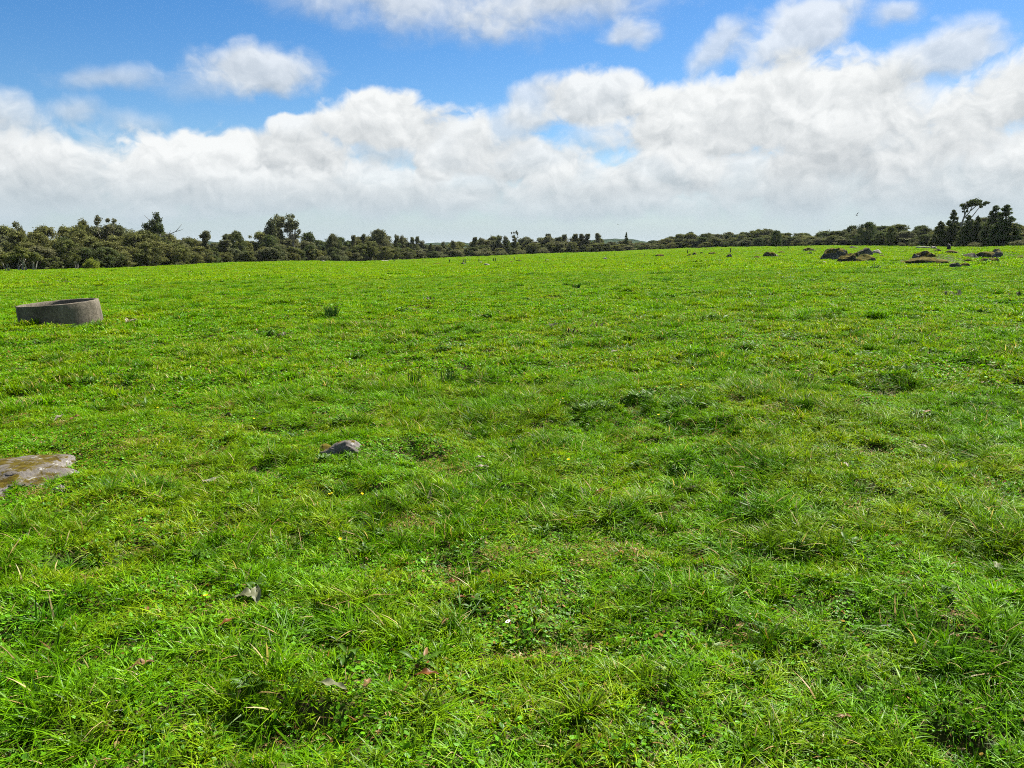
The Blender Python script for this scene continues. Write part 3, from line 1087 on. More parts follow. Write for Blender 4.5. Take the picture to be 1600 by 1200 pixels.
tell_apart()

# ------------------------------------------------------------------ fence posts
def post_mesh(seed):
    rs = np.random.default_rng(seed)
    mb = MB()
    mb.tube([(0, 0, -.3), (.005, 0, .1), (.0, .008, .6), (.012, 0, 1.06), (.01, 0, 1.12)], [.11, .11, .105, .10, .07], 9)
    return mb.mesh('post', [M['post']])


POSTS = [(586, 410, 5.5, 'leftmost thin dark fence post before the bush left of centre'), (616, 410, 4.5, 'thin fence post second from the left'),
         (661, 409.5, 4.5, 'thin fence post third from the left'), (702.5, 412, 6.5, 'greenish fence post standing alone left of the post pile'),
         (724, 412, 6.5, 'left post of the close pair at the heap of timber'), (727, 412, 7.5, 'right post of the close pair at the heap of timber'),
         (748.5, 410.5, 6, 'post with a pale stone at its foot'), (771, 409.5, 6, 'left one of the twin upright posts'), (774.5, 409.5, 6, 'right one of the twin upright posts'),
         (803.5, 406.5, 4.5, 'short dark post right of the twin posts'), (843.5, 405, 3.5, 'very short dark post right of centre'), (960.5, 401, 3.5, 'short post straight below the narrow dark tree'),
         (1007, 401, 3.5, 'short post left of the brown mossy rock'), (1074.3, 397, 6.5, 'dark post beside the brown rock'), (1127.5, 392, 3, 'tiny post left of the tall dark one'),
         (1141.3, 396, 7.5, 'tallest dark post right of centre'), (1231.5, 389, 4.5, 'dark post in the field right of the lone tree')]
pm = [post_mesh(1), post_mesh(2)]
for i, (px, py, hp, lab) in enumerate(POSTS):
    x, y, z = ground_at(px, py)
    r = math.hypot(x, y)
    s = hp * r / F / 1.12
    o = obj('fence_post', pm[i % 2], None, (x, y, z), (trs.uniform(-.06, .06), trs.uniform(-.06, .06), trs.random() * 6), (max(s, .6) * 1.0, max(s, .6) * 1.0, s))
    tag(o, lab, 'post', 'fence posts across the far field')

# ------------------------------------------------------------------ rocks
def rock_mesh(seed, mat, sub=4, rough=.22, cuts=7, flat=.0):
    bm = bmesh.new()
    bmesh.ops.create_icosphere(bm, subdivisions=sub, radius=1)
    rs = random.Random(seed)
    planes = []
    for _ in range(cuts):
        n = Vector((rs.uniform(-1, 1), rs.uniform(-1, 1), rs.uniform(-.3, 1))).normalized()
        planes.append((n, rs.uniform(.58, .86)))
    off = Vector((seed * 3.17, seed * 1.3, seed * .7))
    for v in bm.verts:
        p = v.co.copy()
        for n, d in planes:
            k = p.dot(n)
            if k > d:
                p -= n * (k - d) * .9
        f = mnoise.fractal(p * 1.5 + off, .9, 2.1, 5)
        g = mnoise.fractal(p * 5 + off, .8, 2.1, 4)
        p *= 1 + rough * f + rough * .22 * g
        v.co = p
    me = bpy.data.meshes.new('rock')
    bm.to_mesh(me)
    bm.free()
    me.materials.append(mat)
    for p in me.polygons:
        p.use_smooth = True
    return me


KEEPOUT = []   # (x, y, rx) discs where no sward grows


def rock(name, px, py, wpx, hpx, mat, label, seed, depth=.7, sub=4, rot=None, cuts=7, cat='rock', group=None, sink=.3):
    x, y, z = ground_at(px, py)
    r = math.hypot(x, y)
    w = wpx * r / F / 2
    h = hpx * r / F
    hz = h / (1 + sink * .7)
    d = w * depth
    y += d * .8
    z = gz(x, y)
    o = obj(name, rock_mesh(seed, M[mat], sub, cuts=cuts), None, (x, y, z - hz * sink * .2), (0, 0, trs.uniform(-.5, .5) if rot is None else rot), (w * 1.15, d * 1.15, hz * 1.2))
    tag(o, label, cat, group)
    KEEPOUT.append((x, y, min(w, d) * .72))
    return o


rock('boulder', 1305, 407, 38, 23, 'rock_far', 'biggest boulder, dark stone face under a green mossy top', 11, .9, 5, 0.2, 9)
rock('boulder', 1324, 409.5, 27, 16, 'rock_brown', 'brown mossy boulder leaning on the front of the biggest one', 12, .8, 5, .1, 8)
rock('boulder', 1355, 399, 20, 11.5, 'rock_bare', 'bare grey boulder behind the low dark rock', 13, .8)
rock('boulder', 1354, 409.5, 31, 11, 'rock_far', 'low dark flat-topped rock right of the biggest boulder', 14, .8)
rock('boulder', 1341, 404, 15, 9, 'rock_brown', 'small reddish mossy rock between the big and the low boulder', 15)
rock('boulder', 1371, 397.5, 16, 7, 'rock_pale', 'pale broken rock right of the bare grey boulder', 16)
rock('boulder', 1379, 402.5, 10, 4.5, 'rock_far', 'small rock at the right end of the boulder group', 17, sub=3)
rock('boulder', 1306, 404.5, 15, 4, 'rock_pale', 'thin pale slab at the foot of the biggest boulder', 18, sub=3)
rock('boulder', 1203, 402.5, 21, 9, 'rock_brown', 'brown rounded mossy rock left of the boulder group', 19)
rock('boulder', 1212.5, 401.7, 9, 4.5, 'rock_pale', 'pale stone at the foot of the brown rounded rock', 20, sub=3)
rock('boulder', 1183, 404, 12, 4, 'rock_brown', 'low dark log-like rock left of the brown rounded rock', 21, sub=3)
rock('boulder', 1223, 396, 11, 4, 'rock_far', 'flat dark rock right of the brown rounded rock', 22, sub=3)
rock('boulder', 1270, 393, 22, 6, 'rock_far', 'flat green mossy rock behind, left of the biggest boulder', 23)
rock('boulder', 1266, 398, 9, 4, 'rock_bare', 'small dark rock in front of the flat mossy one', 24, sub=3)
rock('boulder', 1254, 398, 8, 3, 'rock_bare', 'tiny dark rock left of the small dark one', 25, sub=3)
rock('boulder', 1288, 421 - 9.5, 8, 3.5, 'rock_pale', 'small pale stone in the grass in front of the biggest boulder', 26, sub=3)
rock('boulder', 1334, 388.5, 15, 4, 'rock_bare', 'flat dark rock just behind the biggest boulder', 27, sub=3)
# right hand outcrop
rock('boulder', 1431, 407.5, 14, 10, 'rock_bare', 'dark stone at the left end of the right-hand outcrop', 31)
rock('boulder', 1450, 403, 25, 9, 'rock_brown', 'brown mossy ledge behind the dark end stone', 32)
rock('boulder', 1452, 406, 20, 5, 'rock_far', 'low ledge below the brown mossy one', 33)
rock('mossy_mound', 1466, 412, 62, 8, 'rock_brown', 'orange-green mossy hummock in the right-hand outcrop', 34, .9, 4)
rock('boulder', 1497, 419, 18, 8.5, 'rock_bare', 'dark front rock below the mossy hummock', 35)
rock('boulder', 1509, 418, 15, 7, 'rock_brown', 'orange mossy rock beside the dark front rock', 36)
rock('boulder', 1522, 406, 22, 10.5, 'rock_bare', 'rounded dark grey rock in the middle of the right outcrop', 37)
rock('boulder', 1520, 410, 18, 5, 'rock_far', 'flat rock under the rounded dark grey one', 38, sub=3)
rock('boulder', 1546, 403, 28, 8, 'rock_brown', 'long brown mossy ledge of the right outcrop', 39)
rock('boulder', 1564, 404.5, 19, 11, 'rock_bare', 'steep grey rock at the right end of the long ledge', 40)
rock('boulder', 1560, 395, 10, 6, 'rock_bare', 'small grey rock on top behind the steep one', 41, sub=3)
rock('boulder', 1539, 412.5, 20, 9, 'rock_far', 'mossy front rock below the long ledge, left of two', 42)
rock('boulder', 1552, 411, 18, 9, 'rock_far', 'mossy front rock below the long ledge, right of two', 43)
rock('boulder', 1595, 405, 14, 5, 'rock_brown', 'brown rock cut by the right photo edge', 44, sub=3)
rock('boulder', 1488, 396, 26, 4, 'rock_brown', 'thin brown mossy strip of rock behind the hummock', 45, sub=3)
rock('boulder', 1468, 393, 12, 4, 'rock_far', 'small green tussocky rock behind the right outcrop', 46, sub=3)
rock('boulder', 1583, 424, 14, 2.5, 'rock_pale', 'flat pale stone in the grass near the right photo edge', 47, sub=3)
# middle distance
rock('boulder', 1031, 401.5, 13, 6, 'rock_brown', 'rounded brown rock in the middle of the far field', 51, sub=3)
rock('boulder', 1079, 400.5, 9, 4, 'rock_brown', 'brown rock at the foot of the dark post', 52, sub=3)
rock('boulder', 1087, 399.5, 9, 5, 'rock_brown', 'brown rock right of the one at the post', 53, sub=3)
rock('boulder', 1097, 397, 5, 4, 'rock_far', 'small dark rock left of the flat one right of centre', 54, sub=3)
rock('boulder', 1113, 397.5, 11, 5, 'rock_brown', 'flat brown rock right of centre', 55, sub=3)
rock('boulder', 1141, 402.5, 10, 6, 'rock_far', 'round dark rock below the tallest post', 56, sub=3)
rock('boulder', 1105, 390.5, 6, 2.5, 'rock_bare', 'distant flat dark rock at the field edge right of centre', 57, sub=3)
rock('boulder', 945.5, 406, 7, 4, 'rock_pale', 'pale little stone in the middle of the field', 58, sub=3)
rock('boulder', 762, 415.5, 11, 4.5, 'rock_pale', 'pale rock in the grass below the twin posts', 59, sub=3)
rock('boulder', 684, 413.5, 11, 2.5, 'rock_brown', 'flat brownish rock left of the posts', 60, sub=3)
rock('boulder', 811, 409, 12, 4, 'rock_brown', 'brown rock below the short dark post', 61, sub=3)
rock('boulder', 799, 410.5, 9, 3, 'rock_far', 'small mossy rock left of the brown one in mid field', 62, sub=3)
rock('boulder', 751, 411, 4, 3.2, 'rock_pale', 'pale stone at the foot of a fence post', 63, sub=3)
rock('boulder', 723, 413.5, 8, 3.5, 'rock_bare', 'dark lump at the foot of the close pair of posts', 64, sub=3)
rock('boulder', 600, 408.5, 14, 2.5, 'rock_pale', 'long pale stone at the bush edge left of centre', 65, sub=3)
rock('boulder', 505, 409.5, 7, 3.5, 'rock_pale', 'pale stone at the bush edge below the upright tree', 66, sub=3)
rock('boulder', 855, 406.8, 7, 2, 'rock_pale', 'white sliver of stone in the far field right of centre', 67, sub=3)
# foreground stones
rock('flat_rock', -26, 768, 178, 32, 'rock_near', 'flat grey lichened rock with brown moss cut by the left photo edge', 71, 1.15, 5, -.25, 9, sink=.35)
rock('embedded_stone', 535, 713, 70, 26, 'rock_near', 'small grey-pink stone with white lichen patch in the grass', 72, .75, 5, .15, 9)
rock('mossy_stone', 506, 707, 34, 10, 'rock_brown', 'mossy low end of stone left of the white-lichened one', 73, .8, 4)
rock('small_stone', 330, 757, 28, 9, 'rock_pale', 'small tan stone half sunk in grass between the two foreground rocks', 74, .8, 4)
rock('small_stone', 91, 768, 18, 7, 'rock_pale', 'small tan stone below the right tip of the flat rock', 75, .8, 3)
rock('small_stone', 496, 604, 12, 4, 'rock_pale', 'tiny white stone in the grass left of the rush stems', 76, .8, 3)

# ------------------------------------------------------------------ concrete trough
def trough():
    x, y, z = ground_at(97, 509)
    r = math.hypot(x, y)
    rad = 129 * r / F / 2 * .80
    y += rad * .87
    x -= rad * .50
    zr = EYE + ray(97, 478)[2] / math.hypot(*ray(97, 478)[:2]) * r
    zc = gz(x, y)
    H = zr - zc + .05
    th = .085
    segs = 96
    prof = [(rad * 1.015, -.25), (rad * 1.012, .0), (rad * 1.005, H * .35), (rad * .998, H * .7), (rad * .992, H * .97), (rad * .985, H), (rad * .985 - th * .5, H + .004), (rad * .985 - th, H - .006),
            (rad * .975 - th, H * .8), (rad * .97 - th, H * .4), (rad * .965 - th, .02), (rad * .965 - th, -.2)]
    v, f = [], []
    rs = np.random.default_rng(3)
    for i in range(segs):
        a = 2 * math.pi * i / segs
        for j, (pr, pz) in enumerate(prof):
            q = mnoise.fractal(Vector((math.cos(a) * 2.5, math.sin(a) * 2.5, pz * 3)), .9, 2.0, 4) * .008
            cz = mnoise.noise(Vector((math.cos(a) * 4, math.sin(a) * 4, 9))) * .008 if j in (4, 5, 6, 7) else 0
            v.append(((pr + q) * math.cos(a), (pr + q) * math.sin(a), pz + cz))
    n = len(prof)
    for i in range(segs):
        i2 = (i + 1) % segs
        for j in range(n - 1):
            f.append((i * n + j, i2 * n + j, i2 * n + j + 1, i * n + j + 1))
    me = bpy.data.meshes.new('trough_wall')
    me.from_pydata(v, [], f)
    me.materials.append(M['concrete'])
    for p in me.polygons:
        p.use_smooth = True
    z = gz(x, y)
    view = Vector((x, y, 0)).normalized()
    e = obj('concrete_trough', None, None, (x, y, z - .02), Matrix.Rotation(math.radians(-4.2), 3, view).to_euler())
    tag(e, 'round weathered concrete stock trough tilted in the grass at left', 'trough')
    obj('wall', me, e)
    # silted floor inside
    v, f = [(0, 0, .05)], []
    for k in (1, 2, 3, 4, 5):
        for i in range(40):
            a = 2 * math.pi * i / 40
            rr = (rad * .96 - th) * k / 5
            v.append((rr * math.cos(a), rr * math.sin(a), .05 + .03 * mnoise.noise(Vector((rr * math.cos(a) * 3, rr * math.sin(a) * 3, 0)))))
    for i in range(40):
        f.append((0, 1 + i, 1 + (i + 1) % 40))
        for k in range(4):
            f.append((1 + k * 40 + i, 1 + (k + 1) * 40 + i, 1 + (k + 1) * 40 + (i + 1) % 40, 1 + k * 40 + (i + 1) % 40))
    me = bpy.data.meshes.new('trough_floor')
    me.from_pydata(v, [], f)
    me.materials.append(M['silt'])
    obj('floor', me, e)
    KEEPOUT.append((x, y, rad + .04))
    for k in range(9):      # the sward dips away along the shaded front of the ring
        a = math.atan2(-y, -x) + (k - 4) * .28
        KEEPOUT.append((x + math.cos(a) * (rad + .08), y + math.sin(a) * (rad + .08), .10))
    return x, y, rad


TX, TY, TRAD = trough()

# ------------------------------------------------------------------ sward
def blades(rs, n, radius, h, hs, w, lean, segs=3, clover=0.0, straw=.05, square=False):
    """n curved tapering blades in a disc; h mean height, hs spread"""
    ang = rs.random(n) * 6.2832
    rad = radius * np.sqrt(rs.random(n))
    # a little clumping
    nc = max(4, n // 14)
    ca, cr = rs.random(nc) * 6.2832, radius * np.sqrt(rs.random(nc))
    pick = rs.integers(0, nc, n)
    cl = rs.random(n) < .6
    bx = np.where(cl, cr[pick] * np.cos(ca[pick]) + rs.normal(size=n) * radius * .05, rad * np.cos(ang))
    by = np.where(cl, cr[pick] * np.sin(ca[pick]) + rs.normal(size=n) * radius * .05, rad * np.sin(ang))
    hh = np.clip(h * (1 + hs * rs.normal(size=n)) * np.where(cl, (.75 + .6 * rs.random(nc))[pick], 1), h * .25, h * 2.6)
    ph = rs.random(n) * 6.2832
    ln = np.abs(lean * (.35 + rs.random(n) * 1.2))
    ww = w * (.6 + .8 * rs.random(n))
    ts = np.linspace(0, 1, segs + 1)
    side = ph + math.pi / 2 + rs.normal(size=n) * .5
    V = []
    for t in ts[:-1]:
        o = ln * hh * t ** 1.8
        zz = hh * t * (1 - .28 * np.minimum(ln, 1.6) * t)
        cx, cy = bx + o * np.cos(ph), by + o * np.sin(ph)
        wd = ww * (1 - t ** 1.6 * .75) * .5
        V.append(np.stack([cx - wd * np.cos(side), cy - wd * np.sin(side), zz - .01 * (t == 0)], 1))
        V.append(np.stack([cx + wd * np.cos(side), cy + wd * np.sin(side), zz - .01 * (t == 0)], 1))
    o = ln * hh
    V.append(np.stack([bx + o * np.cos(ph), by + o * np.sin(ph), hh * (1 - .28 * np.minimum(ln, 1.6))], 1))
    V = np.stack(V, 1)                      # n, 2*segs+1, 3
    k = V.shape[1]
    base = (np.arange(n) * k)[:, None]
    fl, ct = [], []
    for s in range(segs - 1):
        fl.append(base + np.array([2 * s, 2 * s + 1, 2 * s + 3, 2 * s + 2]))
    tri = base + np.array([2 * segs - 2, 2 * segs - 1, 2 * segs])
    flat = np.concatenate([np.concatenate(fl).ravel() if fl else np.zeros(0, int), tri.ravel()])
    cnt = np.concatenate([np.full(n * (segs - 1), 4), np.full(n, 3)])
    bv = np.repeat(np.clip(np.where(cl, .55 * rs.random(nc)[pick] + .45 * rs.random(n), rs.random(n)), 0, 1), k)
    bk = np.repeat(np.where(rs.random(n) < straw, 2.0, 0.0), k)
    return V.reshape(-1, 3), flat, cnt, bv, bk


def clovers(rs, n, radius, zlo, zhi, size):
    ang = rs.random(n) * 6.2832
    rad = radius * np.sqrt(rs.random(n))
    P = np.stack([rad * np.cos(ang), rad * np.sin(ang), zlo + (zhi - zlo) * rs.random(n)], 1)
    N = rs.normal(size=(n, 3)) * .45 + np.array([0, 0, 1])
    N /= np.linalg.norm(N, axis=1)[:, None]
    u = np.cross(N, rs.normal(size=(n, 3)))
    u /= np.linalg.norm(u, axis=1)[:, None]
    w = np.cross(N, u)
    s = size * (.6 + .7 * rs.random(n))[:, None]
    V = np.stack([P - u * s, P - u * s * .2 - w * s * .8, P + u * s * .75 - w * s * .6, P + u * s, P + u * s * .75 + w * s * .6, P - u * s * .2 + w * s * .8], 1)
    V[:, 1::2] += (N * s * .12)[:, None]
    base = (np.arange(n) * 6)[:, None]
    fl = np.concatenate([base + np.array([0, 1, 2, 3]), base + np.array([0, 3, 4, 5])]).ravel()
    return V.reshape(-1, 3), fl, np.full(2 * n, 4), np.repeat(rs.random(n), 6), np.full(n * 6, 1.0)


def flakes(rs, n, radius, z, size):
    v, f, c, bv, bk = clovers(rs, n, radius, z * .5, z, size)
    return v, f, c, bv * .7, bk * 2


def patch(name, parts):
    vs, fs, cs, b1, b2, n = [], [], [], [], [], 0
    for v, f, c, bv, bk in parts:
        vs.append(v)
        fs.append(f + n)
        cs.append(c)
        b1.append(bv)
        b2.append(bk)
        n += len(v)
    me = mesh_np(name, np.concatenate(vs), np.concatenate(fs), np.concatenate(cs), [M['grass']], {'bv': np.concatenate(b1), 'bk': np.concatenate(b2)})
    return bpy.data.objects.new(name, me)


def scatter(name, protos, pts, label):
    """one stuff object: points carrying instances of the little sward patches"""
    col = bpy.data.collections.new(name + '_patches')
    for i, p in enumerate(protos):
        p.name = '%s_patch_%02d' % (name, i)
        col.objects.link(p)
    me = bpy.data.meshes.new(name)
    n = len(pts['x'])
    co = np.stack([pts['x'], pts['y'], pts['z']], 1).astype(np.float32)
    me.vertices.add(n)
    me.vertices.foreach_set('co', co.ravel())
    a = me.attributes.new('idx', 'INT', 'POINT')
    a.data.foreach_set('value', pts['idx'].astype(np.int32))
    a = me.attributes.new('scl', 'FLOAT_VECTOR', 'POINT')
    a.data.foreach_set('vector', np.stack([pts['sx'], pts['sx'], pts['sz']], 1).astype(np.float32).ravel())
    a = me.attributes.new('rot', 'FLOAT_VECTOR', 'POINT')
    a.data.foreach_set('vector', np.stack([pts['tx'], pts['ty'], pts['rz']], 1).astype(np.float32).ravel())
    a = me.attributes.new('tint', 'FLOAT', 'POINT')
    a.data.foreach_set('value', pts['tint'].astype(np.float32))
    o = obj(name, me)
    g = bpy.data.node_groups.new(name + '_scatter', 'GeometryNodeTree')
    g.interface.new_socket('Geometry', in_out='INPUT', socket_type='NodeSocketGeometry')
    g.interface.new_socket('Geometry', in_out='OUTPUT', socket_type='NodeSocketGeometry')
    N, L = g.nodes, g.links
    gi, go = N.new('NodeGroupInput'), N.new('NodeGroupOutput')
    ip = N.new('GeometryNodeInstanceOnPoints')
    ci = N.new('GeometryNodeCollectionInfo')
    ci.inputs['Collection'].default_value = col
    ci.inputs['Separate Children'].default_value = True
    ci.inputs['Reset Children'].default_value = True
    ip.inputs['Pick Instance'].default_value = True

    def na(nm, t):
        q = N.new('GeometryNodeInputNamedAttribute')
        q.data_type = t
        q.inputs[0].default_value = nm
        return q.outputs[0]
    L.new(gi.outputs[0], ip.inputs['Points'])
    L.new(ci.outputs[0], ip.inputs['Instance'])
    L.new(na('idx', 'INT'), ip.inputs['Instance Index'])
    L.new(na('scl', 'FLOAT_VECTOR'), ip.inputs['Scale'])
    e2r = N.new('FunctionNodeEulerToRotation')
    L.new(na('rot', 'FLOAT_VECTOR'), e2r.inputs[0])
    L.new(e2r.outputs[0], ip.inputs['Rotation'])
    L.new(ip.outputs[0], go.inputs[0])
    md = o.modifiers.new('scatter', 'NODES')
    md.node_group = g
    tag(o, label, 'grass', kind='stuff')
    return o


# bare or thin places in the sward, from the photograph: x, y, half width in pixels
BARE = [(735, 960, 30), (1160, 985, 22), (640, 905, 16), (345, 652, 14), (105, 660, 16), (420, 755, 12), (700, 715, 14), (255, 820, 20), (820, 870, 26), (920, 880, 26),
        (1075, 770, 16), (60, 770, 24), (250, 1035, 18), (1480, 880, 24), (1290, 905, 16), (660, 730, 14), (905, 725, 14), (1440, 655, 20), (380, 960, 14), (1000, 900, 18),
        (535, 700, 8), (240, 670, 10), (1150, 1050, 20), (640, 1075, 14), (880, 1030, 16), (1340, 800, 14), (1240, 960, 16), (470, 1010, 12), (1540, 760, 14), (150, 905, 16)]
BARE_W = []
for bx_, by_, bw_ in BARE:
    x, y, z = ground_at(bx_, by_)
    BARE_W.append((x, y, bw_ * math.hypot(x, y) / F))
# lush darker tussocks: x, y, half width
TUSS = [(850, 700, 45), (1040, 640, 55), (1085, 645, 40), (905, 655, 45), (960, 600, 25), (420, 715, 30), (450, 725, 30), (320, 725, 34), (200, 770, 34), (255, 765, 30),
        (590, 855, 34), (560, 870, 25), (1290, 850, 60), (1220, 855, 40), (1350, 840, 40), (120, 830, 40), (40, 830, 34), (400, 905, 50), (860, 815, 34), (1010, 800, 40),
        (700, 985, 40), (730, 940, 30), (1210, 1000, 45), (1400, 980, 60), (1520, 1040, 60), (380, 1075, 60), (100, 1010, 60), (60, 1120, 60), (480, 1130, 50), (870, 1120, 45),
        (1030, 1085, 40), (1180, 1130, 50), (1330, 1090, 50), (1560, 1150, 50), (640, 610, 40), (760, 620, 34), (430, 620, 40), (540, 660, 26), (640, 660, 30), (1420, 600, 26), (1280, 640, 40),
        (1500, 700, 34), (1150, 750, 34), (760, 760, 30), (1080, 720, 30), (1200, 610, 24), (1170, 540, 12), (1280, 525, 14), (1450, 520, 14), (1360, 495, 12), (980, 540, 16), (700, 545, 14),
        (300, 560, 18), (100, 560, 18), (880, 520, 10), (630, 485, 8), (760, 495, 10), (1130, 505, 8), (1020, 520, 12), (380, 530, 12), (200, 520, 12), (1530, 560, 18), (900, 555, 14)]
TUSS_W = []
for bx_, by_, bw_ in TUSS:
    x, y, z = ground_at(bx_, by_)
    TUSS_W.append((x, y, bw_ * math.hypot(x, y) / F))


_tr = np.random.default_rng(4)
for _ in range(520):
    r_ = math.sqrt(_tr.uniform(9 ** 2, 75 ** 2)) if _ % 3 else _tr.uniform(8, 40)
    a_ = _tr.uniform(-.72, .72)
    TUSS_W.append((r_ * math.sin(a_), r_ * math.cos(a_), _tr.uniform(.08, .30) * (1 + r_ / 60)))


def wedge(r0, r1, dens, half_deg, rs):
    """jittered grid of points over a sector of the field"""
    a = math.radians(half_deg)
    c = 1 / math.sqrt(dens)
    gx, gy = np.meshgrid(np.arange(-r1 * math.sin(a), r1 * math.sin(a), c), np.arange(r0 * math.cos(a), r1, c))
    x = (gx + (rs.random(gx.shape) - .5) * c * 1.1).ravel()
    y = (gy + (rs.random(gx.shape) - .5) * c * 1.1).ravel()
    r = np.hypot(x, y)
    m = (r > r0) & (r < r1) & (np.abs(np.arctan2(x, y)) < a)
    return x[m], y[m]


def field_points(x, y, rs, nshort, nmid, nlong, base_scale, nbare=0):
    """choose a patch for every point from the lie of the sward; bare protos come first"""
    n = len(x)
    f = .50 * vnoise(x / .9, y / .9, 21) + .50 * vnoise(x / .30, y / .30, 22) + .40 * vnoise(x / 3.1, y / 3.1, 23) + .25 * vnoise(x / .13, y / .13, 24)
    keep = np.ones(n, bool)
    boost = np.zeros(n)
    for (kx, ky, kr) in KEEPOUT:
        keep &= ((x - kx) ** 2 + (y - ky) ** 2) > kr * kr
    barren = np.zeros(n)
    for (kx, ky, kr) in BARE_W:
        q = ((x - kx) ** 2 + (y - ky) ** 2) / (kr * kr)
        barren = np.maximum(barren, np.exp(-q * .9))
    for (kx, ky, kr) in TUSS_W:
        q = ((x - kx) ** 2 + ((y - ky)) ** 2) / (kr * kr)
        boost = np.maximum(boost, .85 * np.exp(-q * 1.2))
    f = f + boost + rs.normal(size=n) * .22
    thin = vnoise(x / .50 + 40, y / .50, 31) + .6 * vnoise(x / .17, y / .17 + 7, 32)
    pitf = np.clip((vnoise(x / .30 + 11, y / .30, 7) - .5) / .3, 0, 1) * (np.hypot(x, y) < 14)
    isbare = (barren + rs.normal(size=n) * .12 > .62) | ((thin < -.97) & (rs.random(n) < .8) & (boost < .5)) | ((pitf > .7) & (rs.random(n) < .55))
    keep &= ~(isbare & (rs.random(n) < (.04 if nbare else .5)))
    kind = np.where(f > .60, 2, np.where(f > -.15, 1, 0))
    idx = np.where(kind == 2, nshort + nmid + rs.integers(0, nlong, n), np.where(kind == 1, nshort + rs.integers(0, nmid, n), rs.integers(0, nshort, n))) + nbare
    if nbare:
        idx = np.where(isbare, rs.integers(0, nbare, n), idx)
    s = base_scale * (.85 + .35 * rs.random(n))
    sz = s * (.75 + .35 * np.clip(f + .4, 0, 1.6)) * (.8 + .45 * rs.random(n))
    tint = np.clip(.5 * pitf + .12 + .50 * np.clip(f, -.3, 1.3) + rs.normal(size=n) * .24, 0, 1)
    z = height(x, y) + np.where(isbare, .008, 0)
    # lay every patch along the slope it grows on
    e = .06
    gx = (height(x + e, y) - height(x - e, y)) / (2 * e)
    gy = (height(x, y + e) - height(x, y - e)) / (2 * e)
    rz = rs.random(n) * 6.283
    lx, ly = gx * np.cos(rz) + gy * np.sin(rz), -gx * np.sin(rz) + gy * np.cos(rz)
    P = dict(x=x, y=y, z=z, idx=idx, sx=s, sz=sz, tint=tint, tx=np.arctan(ly) + rs.normal(size=n) * .06, ty=-np.arctan(lx) + rs.normal(size=n) * .06, rz=rz)
    return {k: v[keep] for k, v in P.items()}


def cat(ps):
    return {k: np.concatenate([p[k] for p in ps]) for k in ps[0]}


rs = np.random.default_rng(11)
# close sward: small tufts whose blades lean outwards, clover mats, thatch
def tuft(rs, n, radius, h, hs, w, lean, segs=3, straw=.05):
    v, f, c, bv, bk = blades(rs, n, radius, h, hs, w, lean, segs, straw=straw)
    k = 2 * segs + 1
    V = v.reshape(n, k, 3)
    b = V[:, :2].mean(1)
    out = np.arctan2(b[:, 1], b[:, 0]) + rs.normal(size=n) * 1.5
    tip = V[:, -1] - b
    cur = np.arctan2(tip[:, 1], tip[:, 0])
    da = out - cur
    ca, sa = np.cos(da)[:, None], np.sin(da)[:, None]
    X, Y = V[..., 0] - b[:, None, 0], V[..., 1] - b[:, None, 1]
    V[..., 0], V[..., 1] = b[:, None, 0] + X * ca - Y * sa, b[:, None, 1] + X * sa + Y * ca
    return V.reshape(-1, 3), f, c, bv, bk


near_p = []
for i in range(3):    # bare places: thatch and creeping clover
    near_p.append(patch('p', [blades(rs, 130, .080, .021, .6, .0034, 1.6, 2, straw=.40), clovers(rs, 46, .080, .004, .018, .006), flakes(rs, 7, .08, .02, .008)]))
for i in range(4):    # short, clover rich
    near_p.append(patch('p', [blades(rs, 80, .075, .024, .40, .0046, 1.1, 3, straw=.10), clovers(rs, 36, .075, .006, .026, .0085), flakes(rs, 2, .07, .028, .009)]))
for i in range(5):    # medium tufts
    near_p.append(patch('p', [tuft(rs, 88, .058, .040, .40, .0052, 1.1, 3, straw=.05), clovers(rs, 16, .075, .008, .03, .009)]))
for i in range(5):    # long tufts
    near_p.append(patch('p', [tuft(rs, 84, .050, .058, .45, .0060, 1.2, 4, straw=.04), blades(rs, 24, .07, .03, .3, .005, .9, 3)]))
x, y = wedge(.7, 9.5, 170, 44, rs)
P1 = field_points(x, y, rs, 4, 5, 5, 1.0, nbare=3)
a = rs.random(5200) * 6.283
rr_ = 3.0 * np.sqrt(rs.random(5200))
m = ~((np.abs(np.arctan2(np.sin(a), np.cos(a))) < .75) & (rr_ > .7))
P1b = field_points((rr_ * np.sin(a))[m], (rr_ * np.cos(a))[m], rs, 4, 5, 5, 1.0, nbare=3)
P1 = cat([P1, P1b])
scatter('grass', near_p, P1, 'short bright green pasture grass with clover in the foreground')
# next zone, a little coarser
nx_p = []
for i in range(2):
    nx_p.append(patch('p', [blades(rs, 120, .16, .016, .4, .005, 1.6, 2, straw=.5), clovers(rs, 50, .16, .004, .016, .010)]))
for i in range(3):
    nx_p.append(patch('p', [blades(rs, 120, .16, .026, .45, .0095, 1.0, 2, straw=.10), clovers(rs, 44, .16, .006, .026, .015), flakes(rs, 4, .15, .028, .013)]))
for i in range(4):
    nx_p.append(patch('p', [tuft(rs, 130, .12, .044, .45, .0105, 1.0, 3, straw=.04), clovers(rs, 20, .16, .008, .03, .015)]))
for i in range(4):
    nx_p.append(patch('p', [tuft(rs, 120, .09, .068, .45, .0115, 1.1, 3, straw=.03)]))
x, y = wedge(9, 19, 48, 44, rs)
P1c = field_points(x, y, rs, 3, 4, 4, 1.0, nbare=2)
scatter('grass', nx_p, P1c, 'green pasture grass just beyond the foreground stones')
